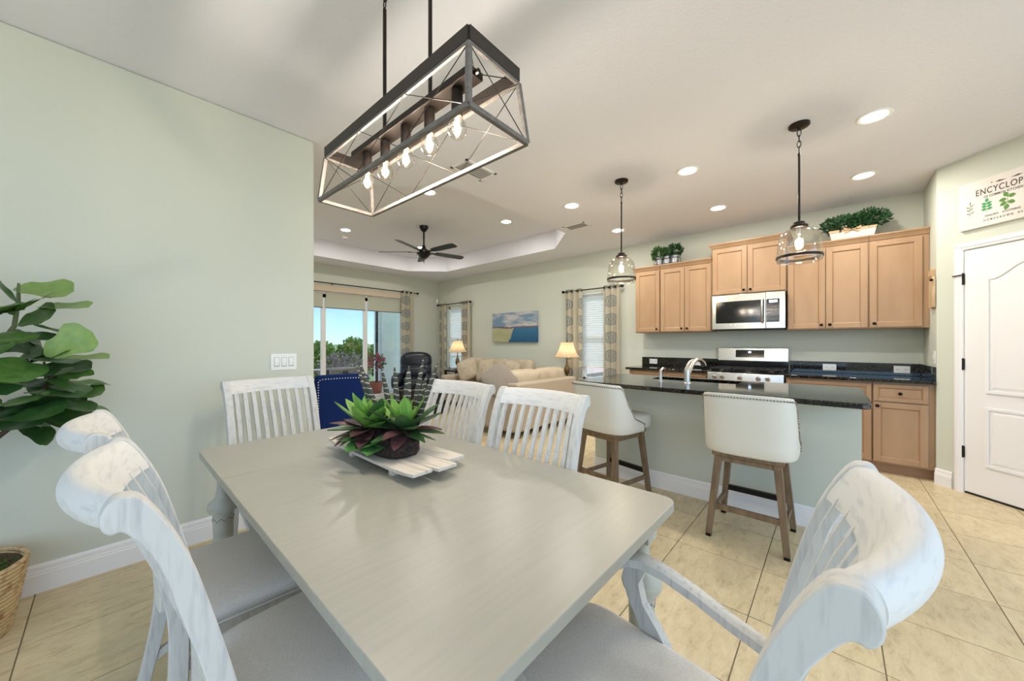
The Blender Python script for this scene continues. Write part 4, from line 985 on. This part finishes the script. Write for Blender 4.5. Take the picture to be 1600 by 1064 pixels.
for k in range(900):
    a, r = random.uniform(0,2*PI), .178*math.sqrt(random.random()); x, y = r*math.cos(a), r*math.sin(a); z = .262+.018*random.random(); s = .010*random.uniform(.6,1.3); q = random.uniform(0,PI)
    ms.add([(x-s*math.cos(q),y-s*math.sin(q),z),(x+s*math.cos(q),y+s*math.sin(q),z+.004),(x+random.uniform(-s,s),y+random.uniform(-s,s),z+.016)],[(0,1,2)])
mo = ms.build('moss_cover', M_moss, bk); mo['kind'] = 'stuff'

# ---------------------------------------------------------------- planters on the cabinets
def foliage(name, m_, parent, c, rad, n, size, seed, up=.3, flat=.6):
    random.seed(seed); m = MB()
    for k in range(n):
        while True:
            p = Vector((random.uniform(-1,1),random.uniform(-1,1),random.uniform(-1,1)))
            if .25 < p.length < 1: break
        q = Vector((p.x*rad[0], p.y*rad[1], p.z*rad[2]))+Vector(c); d = (p.normalized()+Vector((random.uniform(-.7,.7),random.uniform(-.7,.7),random.uniform(-.4,.9)+up))).normalized()
        x = d.cross(Vector((random.uniform(-1,1),random.uniform(-1,1),random.uniform(-1,1)))).normalized(); nn = x.cross(d); s = size*random.uniform(.7,1.3)
        m.add([q, q+d*s*.5+x*s*flat*.5+nn*s*.1, q+d*s, q+d*s*.5-x*s*flat*.5+nn*s*.1], [(0,1,2,3)])
    o = m.build(name, m_, parent); o['kind'] = 'stuff'; return o
CT = 2.374
tp = thing('tin_planter_rack', 'wire rack of three galvanised tins with green herbs on the left cabinets', 'planter', (5.29, 1.765, CT))
for k, y in enumerate((.105,0,-.105)):
    c_ = MB().lathe([(.001,.006),(.044,.006),(.048,.12),(.046,.12),(.042,.012),(.001,.012)],20,(0,y,0)).build('tin', M_tin, tp, smooth=40)
    MB().tube([(.048*math.cos(2*PI*q/20), y+.048*math.sin(2*PI*q/20), .085) for q in range(20)],.002,5,closed=True).build('tin_band', M_iron, c_)
foliage('foliage', M_greens, tp, (0,.12,.175), (.07,.085,.065), 260, .06, 1, .1, .35)
foliage('foliage', M_greens, tp, (0,.01,.17), (.05,.06,.06), 170, .045, 2)
foliage('foliage', M_box, tp, (0,-.105,.19), (.075,.10,.07), 320, .042, 3)
rk = MB()
for z in (.012,.085): rk.tube([(-.055,.165,z),(-.055,-.165,z),(.055,-.165,z),(.055,.165,z)],.003,6,closed=True)
for y in (.165,.055,-.055,-.165):
    for x in (-.055,.055): rk.tube([(x,y,0),(x,y,.085)],.003,6)
rk.tube([(0,.165,.085),(0,.20,.12)],.004,6); rk.tube([(0,-.165,.085),(0,-.20,.14)],.004,6); rk.build('wire_rack', M_iron, tp)
bp2 = thing('boxwood_planter', 'white wooden trough of boxwood with burlap lining on the right cabinets', 'planter', (5.30, -.15, CT))
MB().prism([(-.165,0),(.165,0),(.185,.095),(-.185,.095)],'x',-.055,.055).build('trough', M_planter, bp2, bevel=.004)
MB().prism([(-.182,.08),(.182,.08),(.188,.105),(-.188,.105)],'x',-.059,.059).build('burlap_trim', M_burlap, bp2)
bw2 = MB()
for s in (-1,1): bw2.prism([(0,.09),(s*.07,.125),(s*.065,.095)],'x',-.070,-.060); bw2.prism([(0,.09),(s*.05,.06),(s*.06,.075)],'x',-.068,-.060)
bw2.build('burlap_bow', M_burlap, bp2)
foliage('foliage', M_box, bp2, (0,.05,.165), (.085,.20,.085), 700, .042, 4, .2); foliage('foliage', M_box, bp2, (0,-.12,.185), (.085,.16,.085), 500, .042, 5, .2)
# jar-shaped board on the short pantry wall
jb = thing('jar_shaped_board', 'jar-shaped wooden board hanging on the short wall beside the upper cabinets', 'wall decor', (5.035, -.69, 1.58))
J = [(-.085,.01),(-.075,0),(.075,0),(.085,.01),(.09,.24),(.07,.275),(.06,.285),(.06,.35),(.05,.36),(-.05,.36),(-.06,.35),(-.06,.285),(-.07,.275),(-.09,.24)]
MB().prism(J,'y',.003,.024).build('board', M_bottle, jb, bevel=.003); MB().bx(-.062,.062,.0,.03,.29,.345).build('lid_band', M_burlap, jb, bevel=.003)
MB().tube([(-.06,.02,.285),(-.03,.034,.275),(.03,.034,.275),(.06,.02,.285)],.004,6).build('twine', M_burlap, jb); MB().sup((-.09,.03,.25),(.012,.012,.012),1,1,10,6).build('tag_bead', M_knob, jb)

# ---------------------------------------------------------------- herb sign above the pantry door
sg = thing('herb_sign', 'white wooden herb sign with green leaf prints above the pantry door', 'sign'); sg.matrix_world = Mdiag
S0, S1, Z0, Z1 = .174, .76, 2.20, 2.585
MB().bx(S0, S1, -.025, -.001, Z0, Z1).build('board', M_sign, sg, bevel=.002)
def text(s, x, z, size, align='CENTER', sx_=1.0, m_=None, nm='lettering'):
    cu = bpy.data.curves.new('t', 'FONT'); cu.body = s; cu.size = size; cu.align_x = align; cu.extrude = .0004; cu.space_character = 1.12; cu.offset = size*.012
    ob = bpy.data.objects.new('t', cu); COL.objects.link(ob); dg = bpy.context.evaluated_depsgraph_get(); me = bpy.data.meshes.new_from_object(ob.evaluated_get(dg))
    bpy.data.objects.remove(ob); me.materials.clear(); me.materials.append(m_ or M_ink)
    o = bpy.data.objects.new(nm, me); COL.objects.link(o); o.parent = sg; o.location = (x, -.0256, z); o.rotation_euler = (PI/2, 0, 0); o.scale = (sx_, 1, 1); o['kind'] = 'stuff'; return o
SCx = (S0+S1)/2
text('ENCYCLOPEDIA', SCx, 2.458, .068, sx_=.70); text('OF COMMON KITCHEN HERBS', SCx, 2.425, .027, sx_=.68)
text('HEALING   SOOTHING', SCx-.035, 2.272, .022, sx_=.80); text('H O M E G R O W N    H E R B S', SCx-.01, 2.238, .023, sx_=.72)
fl_ = MB(); 
for s in (-1,1): fl_.prism([(SCx+s*.01,2.527),(SCx+s*.05,2.536),(SCx+s*.075,2.530),(SCx+s*.05,2.523)],'y',-.0262,-.0255); fl_.prism([(SCx+s*.085,2.533),(SCx+s*.095,2.540),(SCx+s*.10,2.530)],'y',-.0262,-.0255)
fl_.build('flourish', M_ink, sg)
def lf(m, x, z, a, L_, w):
    c_, s_ = math.cos(a), math.sin(a); m.prism([(x+c_*u*L_-s_*v*w, z+s_*u*L_+c_*v*w) for u, v in ((0,0),(.35,.5),(.7,.42),(1,0),(.7,-.42),(.35,-.5))],'y',-.0263,-.0255)
hx_ = [(.243,M_print1,.032,.009,[(0,.03,.6),(0,.02,2.5),(.0,.0,.9),(0,-.005,2.3),(.005,-.03,2.7),(.005,-.03,.8),(.0,.045,1.4)]),
       (.345,M_print2,.034,.022,[(0,.035,1.57),(-.002,.02,.4),(.0,.02,2.7),(0,-.0,.3),(0,0,2.8),(0,-.02,.1),(0,-.02,3.0)]),
       (.462,M_print3,.046,.030,[(0,.035,.1),(0,.035,2.0),(-.004,.02,3.2),(.0,.0,5.8),(-.004,0,3.7),(0,-.02,4.4)]),
       (.580,M_print2,.036,.020,[(0,.03,1.57),(0,.02,.4),(0,.02,2.7),(0,-.01,.3),(0,-.01,2.8)]),(.680,M_print1,.034,.014,[(0,.03,1.57),(0,.02,.5),(0,.02,2.6),(0,-.01,.4),(0,-.01,2.7)])]
for x, m_, L_, w, lv in hx_:
    m = MB()
    for dx, dz, a in lv: lf(m, x+dx, 2.352+dz, a, L_, w)
    m.prism([(x-.001,2.305),(x+.001,2.305),(x+.001,2.40),(x-.001,2.40)],'y',-.0261,-.0255); m.build('herb_print', m_, sg)

# ---------------------------------------------------------------- living room
pt = thing('canvas_painting', 'canvas landscape painting of shore and blue water on the living room wall', 'painting', (5.53, 4.88, 1.585))
MB().bx(-.03,.028,-.60,.60,-.305,.305).build('canvas', M_paint, pt)
def cush(nm, parent, c, a, m_, rx=0, ry=0, rz=0, e1=.55, e2=.45):
    from mathutils import Euler
    return MB().sup(c, a, e1, e2, 28, 12, Euler((rx,ry,rz)).to_matrix()).build(nm, m_, parent, smooth=60)
def pillow(nm, parent, c, a, m_, yaw, lean, roll=0, e1=.8, e2=.36):
    M = (Matrix.Rotation(yaw,4,'Z') @ Matrix.Rotation(PI/2-lean,4,'X') @ Matrix.Rotation(roll,4,'Z')).to_3x3()
    return MB().sup(c, a, e1, e2, 40, 12, M).build(nm, m_, parent, smooth=70)
# loveseat with its back to the dining room (back plane at y ~ 3.05), seats face +y
lv = thing('loveseat', 'beige loveseat seen from behind beyond the dining table', 'sofa', (4.24, 3.06, 0))
MB().bx(-.72,.73,0,.20,.08,.725).build('back_frame', M_sofa, lv, bevel=.03, seg=4)
MB().bx(-.72,.73,.19,.90,.08,.30).build('seat_base', M_sofa, lv, bevel=.02)
for x in (-.66,.67): MB().bx(x-.09,x+.09,.02,.92,.08,.60).build('arm', M_sofa, lv, bevel=.05, seg=4)
for x in (-.28,.29): cush('seat_cushion', lv, (x,.56,.38), (.285,.34,.09), M_sofa, e1=.35, e2=.3)
for x in (-.31,.34): pillow('back_cushion', lv, (x,.285,.665), (.345,.215,.13), M_cush, PI, .16, 0, .62, .32)
for x in (-.66,.67):
    for y in (.05,.85): MB().bx(x-.03,x+.03,y-.03,y+.03,0,.085).build('foot', M_espresso, lv)
pw = thing('throw_pillow', 'taupe throw pillow with a row of buttons leaning on the loveseat end', 'pillow', (3.50, 3.36, .755)); 
MP = (Matrix.Rotation(-.65,4,'Z') @ Matrix.Rotation(1.15,4,'X') @ Matrix.Rotation(.70,4,'Z')).to_3x3()
pb = MB().sup((0,0,0),(.21,.21,.07),.75,.38,36,12,MP).build('pad', M_cush2, pw, smooth=60)
nb = MB().sup((0,0,0),(.010,.010,.008),1,1,8,6).mesh('button'); nb.materials.append(M_espresso)
for k in range(7):
    shared('button', nb, pw, Matrix.Translation(MP @ Vector((-.205,-.17+.056*k,.012))))
# sofa along the right wall
so = thing('sofa', 'long beige sofa against the painting wall', 'sofa', (5.52, 5.03, 0))
MB().bx(-.22,0,-1.05,1.05,.08,.80).build('back_frame', M_sofa, so, bevel=.03, seg=4); MB().bx(-.95,-.2,-1.05,1.05,.08,.30).build('seat_base', M_sofa, so, bevel=.02)
for y in (-.96,.96): MB().bx(-.95,-.05,y-.10,y+.10,.08,.60).build('arm', M_sofa, so, bevel=.05, seg=4)
for y in (-.57,0,.57): cush('seat_cushion', so, (-.60,y,.39), (.34,.285,.095), M_sofa, e1=.35, e2=.3); pillow('back_cushion', so, (-.29,y,.70), (.30,.25,.12), M_cush, -PI/2, .18, 0, .62, .32)
for x in (-.88,-.12):
    for y in (-.95,.95): MB().bx(x-.03,x+.03,y-.03,y+.03,0,.085).build('foot', M_espresso, so)
for (x, y, z, yw, ro, lab) in ((4.90,5.60,.72,-1.15,.42,'large cream square pillow propped at the left end of the sofa'),(4.98,5.16,.71,-1.6,.12,'cream pillow in the middle of the sofa'),(4.98,4.50,.71,-1.7,-.1,'cream pillow at the right part of the sofa')):
    p = thing('sofa_pillow', lab, 'pillow', (x, y, z)); pillow('pad', p, (0,0,0), (.22,.22,.085), M_cush, yw, .32, ro)
    MB().sup((-.088,0,.03),(.008,.012,.012),1,1,10,6).build('button', M_cush2, p)
# end tables and lamps
def side_table(loc, label, h):
    t = thing('side_table', label, 'table', loc)
    MB().bx(-.20,.20,-.20,.20,h-.03,h).build('table_top', M_espresso, t, bevel=.004)
    for sx_ in (-1,1):
        for sy_ in (-1,1): MB().bx(sx_*.18-.016,sx_*.18+.016,sy_*.18-.016,sy_*.18+.016,0,h-.03).build('leg', M_espresso, t)
    MB().bx(-.18,.18,-.18,.18,.16,.18).build('shelf', M_espresso, t)
side_table((5.20, 6.31, 0), 'dark metal-legged side table under the far lamp in the corner', .66)
side_table((5.215, 3.40, 0), 'dark side table behind the loveseat under the nearer lamp', .62)
def table_lamp(loc, label, hs):
    t = thing('table_lamp', label, 'lamp', loc, 0, 'pleated-shade table lamps')
    MB().lathe([(.001,0),(.085,0),(.085,.015),(.05,.03),(.022,.05),(.018,.09),(.04,.13),(.05,.18),(.035,.24),(.015,.28),(.018,.31),(.010,.33),(.008,hs+.02)],20).build('base', M_brass, t, smooth=40)
    n = 64; secs = []
    for u in [k/8 for k in range(9)]:
        r = .105+.105*(u**1.8); z = hs+.25-.25*u; secs.append([((r+.003*(1 if q % 2 else -1))*math.cos(2*PI*q/n), (r+.003*(1 if q % 2 else -1))*math.sin(2*PI*q/n), z) for q in range(n)])
    MB().loft(secs, True, False).build('shade', M_shade, t)
    MB().tube([(.212*math.cos(2*PI*q/32), .212*math.sin(2*PI*q/32), hs) for q in range(32)], .005, 6, closed=True).build('shade_trim', M_burlap, t)
    MB().lathe([(.001,hs+.30),(.012,hs+.29),(.010,hs+.27),(.004,hs+.25)],10).build('finial', M_brass, t, smooth=50); MB().lathe([(.001,hs+.16),(.028,hs+.13),(.025,hs+.09),(.012,hs+.05)],12).build('bulb', M_can, t)
    lamp('table_lamp_light', 'POINT', (0,0,hs+.12), .8, (1,.82,.6), t, .04)
table_lamp((5.20, 6.29, .66), 'small bell-shaded table lamp in front of the corner window', .40)
table_lamp((5.215, 3.40, .62), 'bell-shaded table lamp behind the loveseat nearest the kitchen', .40)
# recliner
rc = thing('recliner', 'dark navy leather recliner in the living room corner', 'armchair', (4.38, 6.70, 0), math.radians(-36))   # faces -y
MB().bx(-.36,.36,-.36,.36,.06,.36).build('base', M_recl, rc, bevel=.04, seg=4)
cush('seat', rc, (0,-.08,.42), (.27,.34,.12), M_recl, e1=.5, e2=.45)
cush('footrest', rc, (0,-.42,.28), (.26,.07,.17), M_recl, e1=.5, e2=.5)
for s in (-1,1): cush('arm', rc, (s*.36,-.06,.46), (.12,.38,.16), M_recl, e1=.6, e2=.55)
cush('backrest', rc, (0,.27,.66), (.34,.17,.30), M_recl, rx=-.25, e1=.55, e2=.55); cush('headrest', rc, (0,.30,.86), (.345,.17,.20), M_recl, rx=-.2, e1=.7, e2=.6); cush('lumbar_roll', rc, (0,.15,.62), (.28,.10,.13), M_recl, rx=-.1, e1=.7, e2=.6)
# coffee table
ct = thing('coffee_table', 'dark glossy coffee table in front of the recliner', 'coffee table', (3.86, 5.62, 0), math.radians(-42))
MB().bx(-.42,.42,-.30,.30,.445,.475).build('table_top', M_black, ct, bevel=.006); MB().bx(-.42,.42,-.30,.30,.425,.444).build('top_edge', M_cage, ct)
MB().bx(-.36,.36,-.25,.25,.06,.424).build('cabinet', M_espresso, ct); MB().bx(-.38,.38,-.27,.27,0,.06).build('plinth', M_espresso, ct)
# navy parsons chair, back to the camera
nc = thing('navy_chair', 'navy upholstered parsons chair with silver nailheads beyond the wall end', 'chair', (1.55, 3.76, 0), math.radians(-14))   # faces +y
secs = []; NB = []
def ncp(x): return .985-.035*abs(x/.25)**3
m = MB(); pf2 = []
for k in range(25):
    x = -.235+.47*k/24; pf2.append((x, .96-.006*(x/.25)**2-(.10*max(0, abs(x/.25)-.80)**2/.04*.35)))
poly = [(-.235,.42)]+pf2+[(.235,.42)]; poly = [(x,z) for x,z in poly][::-1]
m.prism(poly,'y',-.28,-.19); m.build('backrest', M_navy, nc, bevel=.02, seg=3)
MB().bx(-.25,.25,-.26,.26,.36,.46).build('seat', M_navy, nc, bevel=.02, seg=3)
for sx_ in (-1,1):
    for sy_ in (-1,1): MB().bx(sx_*.215-.02,sx_*.215+.02,sy_*.22-.02,sy_*.22+.02,0,.37).build('leg', M_espresso, nc)
ns = MB().sup((0,0,0),(.006,.005,.006),1,1,8,6).mesh('nailhead'); ns.materials.append(M_silver); acc = 0; last = None; path = [(-.209,.44+.03*k) for k in range(15)]+[(x*.89, z-.035) for x, z in pf2]+[(.209,.88-.03*k) for k in range(15)]
nxt = 0
for p in path:
    if last:
        d = math.dist(last, p)
        while d > 0 and nxt <= acc+d:
            u = (nxt-acc)/d; shared('nailhead', ns, nc, Matrix.Translation((last[0]+(p[0]-last[0])*u, -.281, last[1]+(p[1]-last[1])*u))); nxt += .024
        acc += d
    last = p

# ---------------------------------------------------------------- outside
struct(MB().bx(-60,120,7.66,10.6,-.20,-.03).build('patio_floor', M_patio))
struct(MB().bx(-300,300,10.6,400,-.45,-.25).bx(5.72,300,-300,7.65,-.45,-.25).bx(-300,-3.4,7.0,7.65,-.45,-.25).build('ground', M_lawn))
struct(MB().bx(-300,5.72,-300,-3.22,-.45,-.08).bx(-300,-3.35,-3.22,7.0,-.45,-.08).build('bounce_ground', M_ground))  # added out of view to bounce white light onto the ceiling
struct(MB().bx(-3.34,-3.2,-3.2,-2.7,0,H).bx(-3.34,-3.2,2.0,3.14,0,H).bx(-3.34,-3.2,-2.7,2.0,0,.74).bx(-3.34,-3.2,-2.7,2.0,2.5,H).build('wall_behind', M_wall))  # unseen wall; its opening is shaped to let in fill daylight
struct(MB().bx(4.80,5.22,8.9,9.35,-.03,3.0).bx(5.22,8.5,9.25,9.35,-.03,3.0).build('wall_patio_column', M_stucco))
pst = thing('screen_post', 'dark metal screen post outside beside the white column', 'post', (4.70, 9.0, -.03)); MB().bx(-.025,.025,-.03,.03,0,2.9).build('upright', M_iron, pst); MB().bx(-.05,.05,-.05,.05,0,.012).build('base_plate', M_iron, pst)
def shrub(name, label, cat, c, rad, mats, n, size, seed, pot=False):
    t = thing(name, label, cat, (c[0], c[1], -.28 if not pot else -.03))
    z = c[2]-t.location.z
    for k, m_ in enumerate(mats): foliage('foliage', m_, t, (0,0,z), rad, n//len(mats), size, seed+k, .2, .6)
    MB().tube([(0,0,0 if not pot else .25),(.03,0,z*.5),(0,.02,z)],[.03,.025,.012],7).build('stem', M_bark, t)
    if pot: MB().lathe([(.001,0),(.12,0),(.17,.30),(.15,.30),(.14,.26),(.001,.26)],18).build('pot', M_pot, t, smooth=40)
for k, (x, y, z, r) in enumerate(((4.6,12.6,.55,.95),(5.85,12.9,.65,1.0),(7.1,13.0,.60,1.0))):
    shrub('hedge_shrub', ('yellow-green hedge shrub at the left of the hedge outside','tallest yellow-green hedge shrub outside, centre of the glass door','yellow-green hedge shrub outside next to the screen post')[k], 'shrub', (x,y,z), (.55,.5,r*.78), [M_hedge, M_fig3], 1700, .13, 20+k)
shrub('shaded_bush', 'bush in front of the hedge outside, greyish-mauve from painted screen shading', 'shrub', (4.9,11.5,.28), (.80,.55,.68), [M_hedge2], 1500, .09, 40)  # grey-mauve leaves stand in for shading by the screen
shrub('croton_bush', 'orange croton bush outside at the left edge of the glass door', 'shrub', (3.3,10.9,.15), (.40,.4,.60), [M_orange, M_hedge], 600, .10, 50)
shrub('potted_flowers', 'pink potted flowers outside by the screen post', 'plant', (4.55,8.75,.78), (.22,.2,.18), [M_pink, M_fig], 260, .08, 60, True)
oc = thing('patio_chair', 'white metal patio chair with curved back outside the glass door', 'chair', (3.05, 8.9, -.03), .5)
MB().tube([(-.25,.2,.45),(-.25,.24,.75),(-.15,.26,.92),(0,.27,.97),(.15,.26,.92),(.25,.24,.75),(.25,.2,.45)],.015,8).build('back_frame', M_white, oc, smooth=60)
for x in (-.12,0,.12): MB().tube([(x,.2,.45),(x,.26,.93)],.007,6).build('back_bar', M_white, oc)
MB().lathe([(.001,.43),(.25,.43),(.25,.45),(.001,.45)],24).build('seat', M_white, oc)
for s in (-1,1): MB().tube([(s*.25,.2,.66),(s*.28,-.1,.66),(s*.27,-.2,.45)],.012,8).build('arm', M_white, oc)
for sx_ in (-1,1):
    for sy_ in (-1,1): MB().tube([(sx_*.2,sy_*.18,.44),(sx_*.23,sy_*.22,0)],.012,8).build('leg', M_white, oc)
ot = thing('patio_table', 'dark patio side table outside the glass door', 'table', (3.75, 8.7, -.03), .3)
MB().bx(-.3,.3,-.3,.3,.66,.70).build('table_top', M_cush2, ot)
for sx_ in (-1,1):
    for sy_ in (-1,1): MB().bx(sx_*.27-.02,sx_*.27+.02,sy_*.27-.02,sy_*.27+.02,0,.66).build('leg', M_espresso, ot)
